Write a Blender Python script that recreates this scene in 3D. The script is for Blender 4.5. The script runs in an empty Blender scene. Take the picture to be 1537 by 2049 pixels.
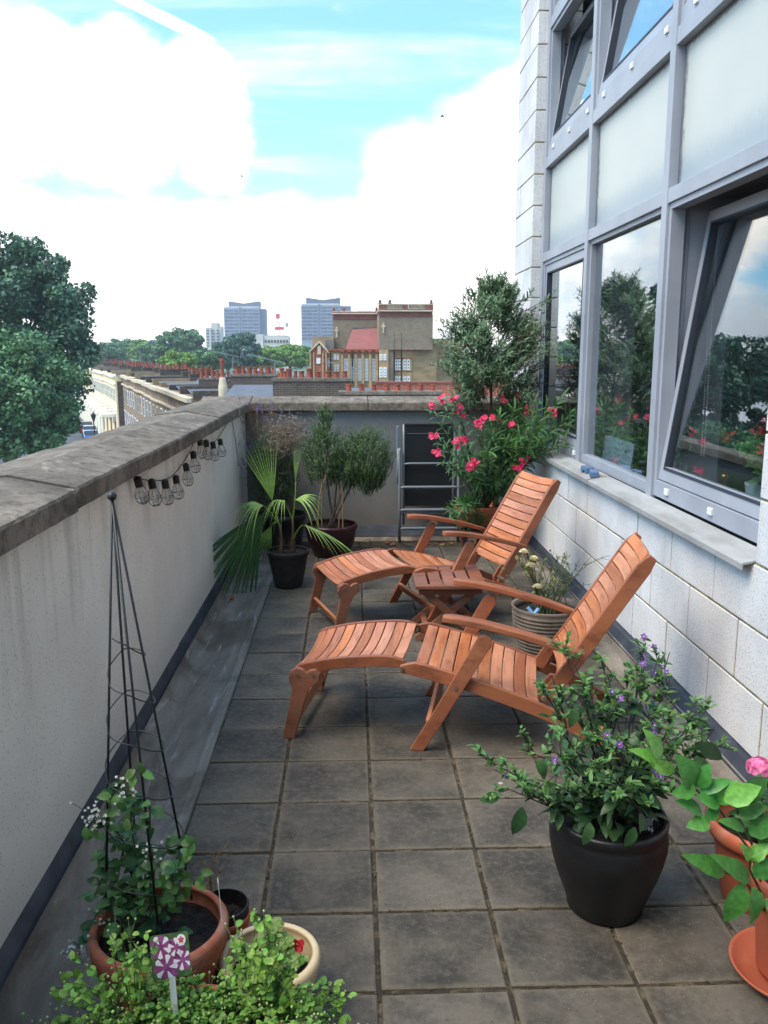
import bpy, math, random
import numpy as np
from mathutils import Vector, Matrix

random.seed(7); rng = np.random.default_rng(11)
SC = bpy.context.scene
COL = SC.collection
PI = math.pi

# ---------------------------------------------------------------- camera
H = 1.6
FPX, CX, CY = 1716.0, 768.5, 1024.5           # the photograph's focal length and centre, in its own pixels
PITCH, YAW = math.radians(10.547), math.radians(2.149)
cam = bpy.data.cameras.new('camera'); cam_o = bpy.data.objects.new('camera', cam); COL.objects.link(cam_o)
cam.sensor_fit = 'VERTICAL'; cam.sensor_height = 24.0; cam.lens = FPX / 2049 * 24.0
cam.clip_start = 0.05; cam.clip_end = 6000
cam_o.location = (0, 0, H); cam_o.rotation_euler = (PI / 2 - PITCH, 0, -YAW)
SC.camera = cam_o
_f = Vector((math.sin(YAW) * math.cos(PITCH), math.cos(YAW) * math.cos(PITCH), -math.sin(PITCH)))
_r = Vector((math.cos(YAW), -math.sin(YAW), 0)); _u = _r.cross(_f)
def ray(x, y): return _r * ((x - CX) / FPX) + _u * ((CY - y) / FPX) + _f
def AT(x, y, Y):                              # the point seen at a photo pixel, at distance Y along the terrace
    d = ray(x, y); return Vector((0, 0, H)) + d * (Y / d.y)
def GZ(x, y, z=0.0):                          # the point seen at a photo pixel, at height z
    d = ray(x, y); return Vector((0, 0, H)) + d * ((z - H) / d.z)

# ---------------------------------------------------------------- light
SUN_EL, SUN_AZ = math.radians(57), math.radians(-118)     # azimuth from +Y towards +X
sd = Vector((math.sin(SUN_AZ) * math.cos(SUN_EL), math.cos(SUN_AZ) * math.cos(SUN_EL), math.sin(SUN_EL)))
sl = bpy.data.lights.new('sun', 'SUN'); sl.energy = 2.2; sl.angle = math.radians(36); sl.color = (1.0, 0.84, 0.65)
so = bpy.data.objects.new('sun', sl); COL.objects.link(so)
so.rotation_euler = (-sd).to_track_quat('-Z', 'Y').to_euler()
SC.view_settings.view_transform = 'Standard'; SC.view_settings.look = 'None'
SC.view_settings.exposure = 0.96; SC.view_settings.gamma = 1.0
SC.cycles.max_bounces = 8; SC.cycles.transparent_max_bounces = 24; SC.cycles.diffuse_bounces = 3
SC.cycles.use_denoising = True; SC.cycles.caustics_reflective = False; SC.cycles.caustics_refractive = False

class NT:                                     # short node-building helper
    def __init__(s, tree): s.t = tree; s.n = tree.nodes; s.l = tree.links
    def put(s, sock, v):
        if v is None: return
        if isinstance(v, bpy.types.NodeSocket): s.l.new(v, sock)
        else:
            if sock.type == 'RGBA' and len(v) == 3: v = (*v, 1)
            sock.default_value = v
    def node(s, kind, ins={}, **props):
        n = s.n.new(kind)
        for k, v in props.items(): setattr(n, k, v)
        for k, v in ins.items(): s.put(n.inputs[k], v)
        return n
    def math(s, op, a, b=None, c=None, clamp=False):
        n = s.n.new('ShaderNodeMath'); n.operation = op; n.use_clamp = clamp
        s.put(n.inputs[0], a); s.put(n.inputs[1], b); s.put(n.inputs[2], c); return n.outputs[0]
    def vmath(s, op, a, b=None, out=0):
        n = s.n.new('ShaderNodeVectorMath'); n.operation = op
        s.put(n.inputs[0], a); s.put(n.inputs[1], b); return n.outputs[out]
    def ramp(s, v, a, b, lo=0.0, hi=1.0, smooth=True):
        n = s.n.new('ShaderNodeMapRange'); n.interpolation_type = 'SMOOTHSTEP' if smooth else 'LINEAR'
        s.put(n.inputs[0], v); s.put(n.inputs[1], a); s.put(n.inputs[2], b); s.put(n.inputs[3], lo); s.put(n.inputs[4], hi)
        return n.outputs[0]
    def mix(s, f, a, b, mode='MIX'):
        n = s.n.new('ShaderNodeMix'); n.data_type = 'RGBA'; n.blend_type = mode
        s.put(n.inputs[0], f); s.put(n.inputs[6], a); s.put(n.inputs[7], b); return n.outputs[2]
    def noise(s, vec, scale, detail=4, rough=.55, dist=0.0):
        n = s.n.new('ShaderNodeTexNoise'); s.put(n.inputs['Vector'], vec)
        n.inputs['Scale'].default_value = scale; n.inputs['Detail'].default_value = detail
        n.inputs['Roughness'].default_value = rough; n.inputs['Distortion'].default_value = dist
        return n.outputs['Fac']
    def mapping(s, vec, scale=(1, 1, 1), loc=(0, 0, 0), rot=(0, 0, 0)):
        n = s.n.new('ShaderNodeMapping'); s.put(n.inputs[0], vec)
        n.inputs[1].default_value = loc; n.inputs[2].default_value = rot; n.inputs[3].default_value = scale
        return n.outputs[0]

W = bpy.data.worlds.new('World'); SC.world = W; W.use_nodes = True
def build_sky():
    k = NT(W.node_tree); k.n.clear()
    sky = k.node('ShaderNodeTexSky', sky_type='NISHITA', sun_disc=False)
    sky.sun_elevation = SUN_EL; sky.sun_rotation = SUN_AZ; sky.air_density = 1.0; sky.dust_density = 0.6; sky.ozone_density = 1.5
    d = k.node('ShaderNodeTexCoord').outputs['Generated']
    d = k.vmath('NORMALIZE', d)
    sx = k.node('ShaderNodeSeparateXYZ', {0: d}).outputs
    den = k.math('ADD', k.math('MAXIMUM', sx[2], 0.0), 0.16)
    flat = k.node('ShaderNodeCombineXYZ', {0: k.math('DIVIDE', sx[0], den), 1: k.math('DIVIDE', sx[1], den), 2: 0.0}).outputs[0]
    big = k.noise(k.mapping(flat, (1.0, 1.5, 1), (3.1, 1.7, 0)), 1.1, 8, .6, .3)
    fine = k.noise(k.mapping(d, (1, 1, 2.2)), 9.0, 7, .62, .2)
    streak = k.noise(k.mapping(flat, (0.55, 2.2, 1), (1, 4, 0), (0, 0, .35)), 1.6, 7, .62, .5)
    def blob(px, py, r_in, r_out):
        v = ray(px, py).normalized()
        dt = k.vmath('DOT_PRODUCT', d, tuple(v), 'Value')
        return k.ramp(dt, math.cos(r_out / FPX), math.cos(r_in / FPX))
    m = k.ramp(sx[2], math.sin(math.radians(7.5)), math.sin(math.radians(12.0)), 1.0, 0.0)     # the bank along the horizon
    for b in ((30, 175, 60, 190), (230, 235, 60, 190), (390, 215, 40, 140), (430, 300, 20, 120), (1010, 310, 60, 210), (1075, 230, 20, 120),
              (860, 400, 60, 190), (1500, 120, 30, 260)):
        m = k.math('MAXIMUM', m, blob(*b))
    # clear gaps above the roofs, and broken cloud over the rest of the sky
    clear = k.math('MAXIMUM', blob(800, 120, 220, 600), blob(420, -40, 80, 420))
    m = k.math('MAXIMUM', m, k.math('MULTIPLY', k.ramp(big, .52, .72), k.math('SUBTRACT', 1.0, clear)))
    lump = k.noise(k.mapping(d, (1, 1, 1.7), (2, 7, 3)), 5.5, 9, .58, .15)
    edge = k.math('ADD', m, k.math('ADD', k.math('MULTIPLY', k.math('SUBTRACT', lump, .5), 2.6), k.math('MULTIPLY', k.math('SUBTRACT', fine, .5), 1.1)))
    mask = k.math('POWER', k.ramp(edge, .10, .92), 1.7)
    wisps = k.math('MULTIPLY', k.math('MULTIPLY', k.ramp(streak, .44, .80), .42), k.ramp(sx[2], .34, .55, 1.0, .35))
    n1, n2 = ray(255, 0), ray(395, 68)
    nn = n1.cross(n2).normalized()
    off = k.math('ABSOLUTE', k.math('ADD', k.vmath('DOT_PRODUCT', d, tuple(nn), 'Value'), k.math('MULTIPLY', k.math('SUBTRACT', fine, .5), .006)))
    trail = k.math('MULTIPLY', k.ramp(off, .0015, .0075, 1, 0), blob(320, 30, 60, 110))
    mask = k.math('MAXIMUM', mask, k.math('MAXIMUM', wisps, k.math('MULTIPLY', trail, .95)))
    shade = k.noise(k.mapping(d, (1, 1, 1.6), (5, 2, 1)), 5.0, 5, .6)
    cloud = k.mix(k.ramp(shade, .38, .66), (6.8, 7.1, 7.6), (14.6, 13.0, 11.5))
    skyc = k.mix(1.0, sky.outputs[0], (1.3, 1.8, 1.75), 'MULTIPLY')
    lift = k.ramp(sx[2], .30, .62, 1.0, 1.75); skyc = k.mix(1.0, skyc, k.node('ShaderNodeCombineColor', {0: lift, 1: lift, 2: lift}).outputs[0], 'MULTIPLY')
    colr = k.mix(mask, skyc, cloud)
    # below the horizon: dull grey ground
    colr = k.mix(k.ramp(sx[2], -.02, 0.0), (2.0, 2.0, 1.9), colr)
    bg = k.node('ShaderNodeBackground', {0: colr, 1: 0.1})
    out = k.node('ShaderNodeOutputWorld'); k.l.new(bg.outputs[0], out.inputs[0])
build_sky()

# ---------------------------------------------------------------- materials
def rgb(r, g, b):                              # sRGB 0-255 to linear
    f = lambda c: (c / 255 / 12.92) if c <= 10 else ((c / 255 + .055) / 1.055) ** 2.4
    return (f(r), f(g), f(b))
def new_mat(name):
    m = bpy.data.materials.new(name); m.use_nodes = True; k = NT(m.node_tree); k.n.clear()
    out = k.node('ShaderNodeOutputMaterial'); return m, k, out
def M(name, c1, c2=None, scale=6.0, rough=.6, bump=0.0, bscale=None, spec=.4, metal=0.0, stretch=(1, 1, 1), island=0.0, hue=0.0,
      transl=0.0, sharp=(.35, .65), coat=0.0, detail=5, coord='Object', alpha=None):
    m, k, out = new_mat(name)
    co = k.node('ShaderNodeTexCoord').outputs[coord]
    vec = k.mapping(co, stretch)
    c = c1
    if c2 is not None: c = k.mix(k.ramp(k.noise(vec, scale, detail, .6), *sharp), c1, c2)
    if island or hue:
        ri = k.node('ShaderNodeNewGeometry').outputs['Random Per Island']
        hs = k.node('ShaderNodeHueSaturation', {'Color': c, 'Value': k.ramp(ri, 0, 1, 1 - island, 1 + island, False),
             'Hue': k.ramp(k.math('FRACT', k.math('MULTIPLY', ri, 7.31)), 0, 1, .5 - hue, .5 + hue, False)})
        c = hs.outputs[0]
    p = k.node('ShaderNodeBsdfPrincipled', {'Base Color': c, 'Roughness': rough, 'Metallic': metal, 'Specular IOR Level': spec, 'Coat Weight': coat})
    if bump:
        b = k.node('ShaderNodeBump', {'Height': k.noise(vec, bscale or scale * 4, 4, .6), 'Strength': bump, 'Distance': .01})
        k.l.new(b.outputs[0], p.inputs['Normal'])
    sh = p.outputs[0]
    if transl:
        t = k.node('ShaderNodeBsdfTranslucent', {0: c})
        sh = k.node('ShaderNodeMixShader', {0: transl, 1: sh, 2: t.outputs[0]}).outputs[0]
    k.l.new(sh, out.inputs[0]); return m
def leaf_mat(name, c1, c2, island=.3, hue=.02, rough=.45, transl=.25, spec=.35, ns=75, na=.2):
    m, k, out = new_mat(name)
    g = k.node('ShaderNodeNewGeometry').outputs['Random Per Island']
    c = k.mix(k.math('FRACT', k.math('MULTIPLY', g, 3.77)), c1, c2)
    c = k.node('ShaderNodeHueSaturation', {'Color': c, 'Value': k.ramp(g, 0, 1, 1 - island, 1 + island, False),
         'Hue': k.ramp(k.math('FRACT', k.math('MULTIPLY', g, 7.31)), 0, 1, .5 - hue, .5 + hue, False)}).outputs[0]
    co = k.node('ShaderNodeTexCoord').outputs['Object']
    c = k.node('ShaderNodeHueSaturation', {'Color': c, 'Value': k.ramp(k.noise(co, ns, 3, .6), .3, .7, 1 - na, 1 + na)}).outputs[0]
    p = k.node('ShaderNodeBsdfPrincipled', {'Base Color': c, 'Roughness': rough, 'Specular IOR Level': spec})
    t = k.node('ShaderNodeBsdfTranslucent', {0: c})
    s = k.node('ShaderNodeMixShader', {0: transl, 1: p.outputs[0], 2: t.outputs[0]})
    k.l.new(s.outputs[0], out.inputs[0]); return m

# ---------------------------------------------------------------- mesh builder
class MB:
    def __init__(s): s.ch = []; s.n = 0; s.fm = []
    def add(s, V, F, mi=0):
        V = np.asarray(V, float).reshape(-1, 3)
        groups = [np.asarray(F, int)] if isinstance(F, np.ndarray) else []
        if not groups:
            by = {}
            for f in F: by.setdefault(len(f), []).append(f)
            groups = [np.array(g, int) for g in by.values()]
        s.ch.append((V, [(g + s.n, mi) for g in groups])); s.n += len(V); return s
    def box(s, a, b, mi=0):
        x0, y0, z0 = (min(a[i], b[i]) for i in range(3)); x1, y1, z1 = (max(a[i], b[i]) for i in range(3))
        V = [(x0, y0, z0), (x1, y0, z0), (x1, y1, z0), (x0, y1, z0), (x0, y0, z1), (x1, y0, z1), (x1, y1, z1), (x0, y1, z1)]
        return s.add(V, [(0, 3, 2, 1), (4, 5, 6, 7), (0, 1, 5, 4), (1, 2, 6, 5), (2, 3, 7, 6), (3, 0, 4, 7)], mi)
    def obox(s, c, ax, half, mi=0):            # centre, three axes, half sizes
        c = Vector(c); A = [Vector(a).normalized() * h for a, h in zip(ax, half)]
        V = [c + A[0] * i + A[1] * j + A[2] * l for i, j, l in ((-1, -1, -1), (1, -1, -1), (1, 1, -1), (-1, 1, -1), (-1, -1, 1), (1, -1, 1), (1, 1, 1), (-1, 1, 1))]
        return s.add([tuple(v) for v in V], [(0, 3, 2, 1), (4, 5, 6, 7), (0, 1, 5, 4), (1, 2, 6, 5), (2, 3, 7, 6), (3, 0, 4, 7)], mi)
    def prism(s, poly, ext, mi=0):             # 3-D polygon pushed along a vector
        n = len(poly); e = Vector(ext); P = [Vector(p) for p in poly]
        V = [tuple(p) for p in P] + [tuple(p + e) for p in P]
        F = [tuple(range(n - 1, -1, -1)), tuple(range(n, 2 * n))] + [(i, (i + 1) % n, n + (i + 1) % n, n + i) for i in range(n)]
        return s.add(V, F, mi)
    def tube(s, pts, r, n=8, mi=0, cap=True, closed=False):
        P = [Vector(p) for p in pts]; m = len(P); R = [r] * m if isinstance(r, (int, float)) else r
        V, F = [], []; nrm = None
        for i, p in enumerate(P):
            t = (P[(i + 1) % m] - P[i - 1]) if closed else (P[min(i + 1, m - 1)] - P[max(i - 1, 0)])
            t = t.normalized() if t.length > 1e-9 else Vector((0, 0, 1))
            if nrm is None: nrm = t.orthogonal().normalized()
            nrm = nrm - t * nrm.dot(t); nrm = nrm.normalized() if nrm.length > 1e-6 else t.orthogonal().normalized()
            b = t.cross(nrm)
            for j in range(n):
                a = 2 * PI * j / n; V.append(tuple(p + (nrm * math.cos(a) + b * math.sin(a)) * R[i]))
        for i in range(m if closed else m - 1):
            q = (i + 1) % m
            for j in range(n): F.append((i * n + j, i * n + (j + 1) % n, q * n + (j + 1) % n, q * n + j))
        if cap and not closed: F += [tuple(range(n - 1, -1, -1)), tuple((m - 1) * n + j for j in range(n))]
        return s.add(V, F, mi)
    def lathe(s, prof, c=(0, 0, 0), n=40, mi=0, wob=0.0, cap=True):
        V, F = [], []; m = len(prof)
        for r, z in prof:
            for j in range(n):
                a = 2 * PI * j / n; q = r * (1 + wob * math.sin(3 * a + 1)); V.append((c[0] + q * math.cos(a), c[1] + q * math.sin(a), c[2] + z))
        for i in range(m - 1):
            for j in range(n): F.append((i * n + j, i * n + (j + 1) % n, (i + 1) * n + (j + 1) % n, (i + 1) * n + j))
        if cap and prof[0][0] > 1e-5: F.append(tuple(range(n - 1, -1, -1)))
        if cap and prof[-1][0] > 1e-5: F.append(tuple((m - 1) * n + j for j in range(n)))
        return s.add(V, F, mi)
    def ball(s, c, r, n=8, m=6, mi=0, sq=(1, 1, 1)):
        V, F = [], []
        for i in range(1, m):
            for j in range(n):
                a, b = 2 * PI * j / n, PI * i / m
                V.append((c[0] + sq[0] * r * math.sin(b) * math.cos(a), c[1] + sq[1] * r * math.sin(b) * math.sin(a), c[2] + sq[2] * r * math.cos(b)))
        T, B = len(V), len(V) + 1; V += [(c[0], c[1], c[2] + r * sq[2]), (c[0], c[1], c[2] - r * sq[2])]
        for i in range(m - 2):
            for j in range(n): F.append((i * n + j, (i + 1) * n + j, (i + 1) * n + (j + 1) % n, i * n + (j + 1) % n))
        for j in range(n): F += [(T, j, (j + 1) % n), (B, (m - 2) * n + (j + 1) % n, (m - 2) * n + j)]
        return s.add(V, F, mi)
    def leaves(s, P, D, N, L, Wd, shape='lance', mi=0):
        # many leaves at once: base point, direction, upper-side normal, length, half width
        P, D, N = (np.asarray(a, float).reshape(-1, 3) for a in (P, D, N)); n = len(P)
        if n == 0: return s
        L = np.broadcast_to(np.asarray(L, float), (n,)); Wd = np.broadcast_to(np.asarray(Wd, float), (n,))
        D = D / (np.linalg.norm(D, axis=1, keepdims=True) + 1e-9)
        N = N - D * np.sum(N * D, 1, keepdims=True); N = N / (np.linalg.norm(N, axis=1, keepdims=True) + 1e-9)
        S = np.cross(D, N)
        rows, fold = {'lance': ([(0, .12, 0), (.3, .9, .03), (.65, .8, 0), (1, 0, -.14)], .25), 'ovate': ([(0, .15, 0), (.22, .85, .04), (.5, 1, .03), (.8, .55, -.06), (1, 0, -.16)], .22),
              'round': ([(0, .3, 0), (.25, .92, .03), (.6, 1, .02), (.88, .6, -.03), (1, .05, -.06)], .18), 'needle': ([(0, .7, 0), (.5, 1, .02), (1, 0, -.03)], .3),
              'diamond': ([(0, 0, 0), (.5, 1, 0), (1, 0, 0)], .15), 'petal': ([(0, .25, 0), (.5, .85, .06), (.85, .95, 0), (1, .4, -.06)], .1)}[shape]
        cols = []
        for t, w, b in rows:
            c = P + D * (L * t)[:, None] + N * (L * b)[:, None]; e = S * (Wd * w)[:, None]; up = N * (Wd * w * fold)[:, None]
            cols += [c - e + up, c, c + e + up]
        V = np.stack(cols, 1).reshape(-1, 3); per = len(cols)
        q = []
        for i in range(len(rows) - 1): q += [(3 * i, 3 * i + 1, 3 * i + 4, 3 * i + 3), (3 * i + 1, 3 * i + 2, 3 * i + 5, 3 * i + 4)]
        F = (np.array(q)[None] + (np.arange(n) * per)[:, None, None]).reshape(-1, 4)
        return s.add(V, F, mi)
    def build(s, name, mats, parent=None, smooth=False, bevel=0.0, origin=None, weld=False):
        o0 = np.array(origin if origin is not None else (ORG.get(parent.name, (0, 0, 0)) if parent else (0, 0, 0)), float)
        V = np.concatenate([c[0] for c in s.ch]) - o0
        loops, starts, tot, mi = [], [], 0, []
        for _, gs in s.ch:
            for g, m_ in gs:
                loops.append(g.ravel()); starts.append(tot + np.arange(len(g)) * g.shape[1]); tot += g.size; mi.append(np.full(len(g), m_))
        me = bpy.data.meshes.new(name); loops = np.concatenate(loops); starts = np.concatenate(starts); mi = np.concatenate(mi)
        me.vertices.add(len(V)); me.vertices.foreach_set('co', V.ravel())
        me.loops.add(len(loops)); me.loops.foreach_set('vertex_index', loops.astype(np.int32))
        me.polygons.add(len(starts)); me.polygons.foreach_set('loop_start', starts.astype(np.int32))
        me.polygons.foreach_set('material_index', mi.astype(np.int32))
        me.polygons.foreach_set('use_smooth', np.full(len(starts), bool(smooth)))
        me.update(calc_edges=True); me.validate()
        for m_ in (mats if isinstance(mats, (list, tuple)) else [mats]): me.materials.append(m_)
        o = bpy.data.objects.new(name, me); COL.objects.link(o)
        if parent: o.parent = parent; ORG[o.name] = ORG.get(parent.name, (0, 0, 0))
        elif origin is not None: o.location = origin; ORG[o.name] = tuple(origin)
        if bevel:
            b = o.modifiers.new('edges', 'BEVEL'); b.width = bevel; b.segments = 2; b.limit_method = 'ANGLE'; b.angle_limit = math.radians(35); b.harden_normals = False
        return o
ORG = {}
def thing(name, label, cat, loc=(0, 0, 0), rz=0.0, group=None):
    o = bpy.data.objects.new(name, None); COL.objects.link(o); o.empty_display_size = .1
    o.location = loc; o.rotation_euler = (0, 0, rz); ORG[o.name] = tuple(loc); o['label'] = label; o['category'] = cat
    if group: o['group'] = group
    return o
def tag(o, label=None, cat=None, group=None, kind=None):
    for k_, v in (('label', label), ('category', cat), ('group', group), ('kind', kind)):
        if v: o[k_] = v
    return o
def structure(o, label, cat): return tag(o, label, cat, None, 'structure')
def copy_tree(o, parent=None):
    c = o.copy(); COL.objects.link(c)
    if parent: c.parent = parent
    ORG[c.name] = ORG.get(o.name, (0, 0, 0))
    for ch in list(o.children): copy_tree(ch, c)
    return c
def bez(a, b, c, n=8):
    a, b, c = Vector(a), Vector(b), Vector(c)
    return [a * (1 - t) ** 2 + b * 2 * t * (1 - t) + c * t * t for t in [i / (n - 1) for i in range(n)]]
def rv(s=1.0): return Vector(rng.normal(size=3)) * s
# ---------------------------------------------------------------- terrace: paving, membrane, parapets
def slab_mat():
    m, k, out = new_mat('paving_slab')
    co = k.node('ShaderNodeTexCoord').outputs['Object']
    ri = k.node('ShaderNodeNewGeometry').outputs['Random Per Island']
    off = k.node('ShaderNodeCombineXYZ', {0: k.math('MULTIPLY', ri, 37.0), 1: k.math('MULTIPLY', ri, 91.0), 2: 0.0}).outputs[0]
    v = k.vmath('ADD', co, off)
    n1 = k.noise(v, 3.2, 6, .62); n2 = k.noise(co, 1.1, 5, .6, .4); n3 = k.noise(v, 38, 4, .7)
    c = k.mix(k.ramp(n1, .32, .68), rgb(56, 52, 47), rgb(102, 93, 82))
    c = k.mix(k.math('MULTIPLY', k.ramp(n2, .42, .68), .55), c, rgb(60, 57, 53))
    c = k.mix(k.math('MULTIPLY', k.ramp(n3, .42, .75), .5), c, rgb(112, 104, 94))
    c = k.node('ShaderNodeHueSaturation', {'Color': c, 'Value': k.ramp(ri, 0, 1, .84, 1.16, False)}).outputs[0]
    def spots(scale, r0, r1, keep):
        vo = k.node('ShaderNodeTexVoronoi', {'Vector': k.mapping(co, (1, 1, .001)), 'Scale': scale})
        pick = k.ramp(k.node('ShaderNodeSeparateColor', {0: vo.outputs['Color']}).outputs[0], keep, keep + .01, 0, 1, False)
        return k.math('MULTIPLY', k.ramp(k.math('ADD', vo.outputs['Distance'], k.math('MULTIPLY', k.math('SUBTRACT', n3, .5), .06)), r0, r1, 1, 0), pick)
    c = k.mix(k.math('MULTIPLY', k.math('MULTIPLY', spots(140, .08, .2, .74), k.ramp(k.noise(co, 5, 4, .6), .4, .6, .15, 1)), .7), c, rgb(176, 170, 160))          # pale aggregate
    c = k.mix(k.math('MULTIPLY', spots(75, .1, .3, .55), .6), c, rgb(48, 45, 42))
    c = k.mix(k.math('MULTIPLY', spots(9, .05, .11, .78), k.ramp(k.noise(co, .9, 2), .5, .56)), c, rgb(205, 207, 203))   # lichen dots
    xyz = k.node('ShaderNodeSeparateXYZ', {0: co}).outputs
    def near(v, o_, per): return k.math('MULTIPLY', k.math('SUBTRACT', .5, k.math('ABSOLUTE', k.math('SUBTRACT', k.math('FRACT', k.math('DIVIDE', k.math('SUBTRACT', v, o_), per)), .5))), per)
    ed = k.math('MINIMUM', near(xyz[0], -.269, .3325), near(xyz[1], 2.238, .3155))
    ed = k.math('ADD', ed, k.math('MULTIPLY', k.math('SUBTRACT', k.noise(co, 16, 5, .65), .5), .05))
    c = k.mix(k.math('MULTIPLY', k.ramp(ed, .003, .026, 1, 0), .38), c, rgb(124, 113, 94))           # silt worn in along the edges
    c = k.mix(k.math('MULTIPLY', k.ramp(ed, .0, .009, 1, 0), .4), c, rgb(56, 54, 42))
    p = k.node('ShaderNodeBsdfPrincipled', {'Base Color': c, 'Roughness': .78, 'Specular IOR Level': .3})
    b = k.node('ShaderNodeBump', {'Height': k.math('ADD', n3, k.noise(v, 160, 3, .7)), 'Strength': .35, 'Distance': .006})
    k.l.new(b.outputs[0], p.inputs['Normal']); k.l.new(p.outputs[0], out.inputs[0]); return m
MAT = {}
def membrane_mat():
    m, k, out = new_mat('roof_membrane')
    co = k.node('ShaderNodeTexCoord').outputs['Object']
    a = k.noise(k.mapping(co, (2.2, .35, 1)), 3.2, 7, .65, .6); b = k.noise(co, 2.0, 6, .65, .8); f = k.noise(co, 90, 3, .7)
    c = k.mix(k.ramp(a, .32, .68), rgb(104, 94, 84), rgb(142, 131, 119)); c = k.mix(k.math('MULTIPLY', k.ramp(b, .48, .62), .6), c, rgb(84, 73, 62))
    c = k.mix(k.math('MULTIPLY', k.ramp(k.noise(k.mapping(co, (5, .6, 1)), 4.5, 6, .7, .4), .56, .7), .6), c, rgb(178, 174, 168)); c = k.mix(k.math('MULTIPLY', k.ramp(f, .55, .75), .35), c, rgb(66, 60, 54))
    p = k.node('ShaderNodeBsdfPrincipled', {'Base Color': c, 'Roughness': k.ramp(b, .4, .7, .7, .9), 'Specular IOR Level': .2})
    bm = k.node('ShaderNodeBump', {'Height': k.math('ADD', a, k.math('MULTIPLY', f, .4)), 'Strength': .4, 'Distance': .012}); k.l.new(bm.outputs[0], p.inputs['Normal'])
    k.l.new(p.outputs[0], out.inputs[0]); return m
MAT['slab'] = slab_mat()
MAT['joint'] = M('joint_dirt', rgb(52, 44, 35), rgb(104, 90, 70), 22, .95, .8, 90, sharp=(.45, .7))
MAT['membrane'] = membrane_mat()
MAT['flashing'] = M('lead_flashing', rgb(44, 46, 54), rgb(72, 75, 84), 5, .5, .15, 40, sharp=(.35, .75))
mb = MB(); Y0 = 2.238 - 9 * .3155
xs = [-.577, -.269, .061, .394, .727, 1.06, 1.31]
for i in range(len(xs) - 1):
    for j in range(24):
        y0 = Y0 + j * .3155; g = .0062; z = rng.normal(0, .0012); tx, ty = rng.normal(0, .0011, 2)
        x0, x1, ya, yb = xs[i] + g + rng.normal(0, .001), xs[i + 1] - g + rng.normal(0, .001), y0 + g + rng.normal(0, .0012), min(y0 + .3155 - g, 7.2) + rng.normal(0, .0012)
        if ya > 7.15: continue
        cs = [(x0, ya), (x1, ya), (x1, yb), (x0, yb)]; hz = [z - tx - ty, z + tx - ty, z + tx + ty, z - tx + ty]; e = .004
        V = [(a, b, -.035) for a, b in cs] + [(a, b, h - .003) for (a, b), h in zip(cs, hz)] + [(a + e * (1 if q in (0, 3) else -1), b + e * (1 if q < 2 else -1), h) for q, ((a, b), h) in enumerate(zip(cs, hz))]
        F = [(3, 2, 1, 0), (8, 9, 10, 11)] + [(q, (q + 1) % 4, 4 + (q + 1) % 4, 4 + q) for q in range(4)] + [(4 + q, 4 + (q + 1) % 4, 8 + (q + 1) % 4, 8 + q) for q in range(4)]
        mb.add(V, F)
structure(mb.build('terrace_paving', MAT['slab']), 'weathered grey concrete paving slabs of the roof terrace', 'paving')
mb = MB(); mb.box((-.60, Y0, -.05), (1.33, 7.25, -.006))
jb = mb; mb = MB()
for i in range(1500):
    if rng.uniform() < .5: x, y = xs[int(rng.integers(1, 6))] + rng.normal(0, .005), rng.uniform(1.2, 6.5)
    else: x, y = rng.uniform(-.55, 1.3), Y0 + .3155 * int(rng.integers(8, 22)) + rng.normal(0, .005)
    r_ = rng.uniform(.0012, .0036); mb.ball((x, y, -.001 + r_ * .3), r_, 5, 4, 0, (rng.uniform(.7, 1.8), rng.uniform(.7, 1.8), .6))
tag(mb.build('joint_debris', M('crumbs', rgb(92, 80, 60), rgb(58, 54, 38), 30, .95)), 'crumbs of dirt and moss lying along the paving joints', 'debris', None, 'stuff')
mb = jb
structure(mb.build('joint_bed', MAT['joint']), 'dirt and moss in the joints between the paving slabs', 'joint dirt')
# membrane: strips along the walls, with folded ridges beside the slabs and a fillet up to the flashing
def sweep_y(prof, y0, y1, step, jit=0.0, seed=0):
    r = np.random.default_rng(seed); ys = np.arange(y0, y1 + 1e-6, step); V = []; n = len(prof)
    ph = r.uniform(0, 6, (n, 3))
    for y in ys:
        for i, (x, z) in enumerate(prof):
            w = sum(math.sin(y * f + ph[i][q]) for q, f in enumerate((1.7, 4.3, 9.1))) / 3
            V.append((x + jit * w, y, z + jit * .6 * w))
    F = [(a * n + i, a * n + i + 1, (a + 1) * n + i + 1, (a + 1) * n + i) for a in range(len(ys) - 1) for i in range(n - 1)]
    return V, F
mb = MB()
V, F = sweep_y([(-.574, -.02), (-.578, .004), (-.588, .006), (-.596, -.003), (-.604, .004), (-.615, .003), (-.625, -.006), (-.66, -.008), (-.74, -.010), (-.80, -.004), (-.835, .010), (-.862, .038), (-.872, .06)], -.6, 7.42, .08, .0022, 3)
mb.add(V, F)
V, F = sweep_y([(1.515, .05), (1.44, .05), (1.43, .015), (1.40, .0), (1.36, -.004), (1.33, .003), (1.322, .006), (1.316, -.02)], -.6, 7.42, .08, .0015, 5)
mb.add(V, F)
mb.add([(-.88, 7.19, -.012), (1.5, 7.19, -.012), (1.5, 7.31, -.012), (-.88, 7.31, -.012), (-.88, 7.345, .03), (1.5, 7.345, .03)], [(0, 1, 2, 3), (3, 2, 5, 4)])
structure(mb.build('roof_membrane', MAT['membrane'], smooth=True), 'grey roofing membrane gutter strip along the walls', 'roof membrane')

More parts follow.
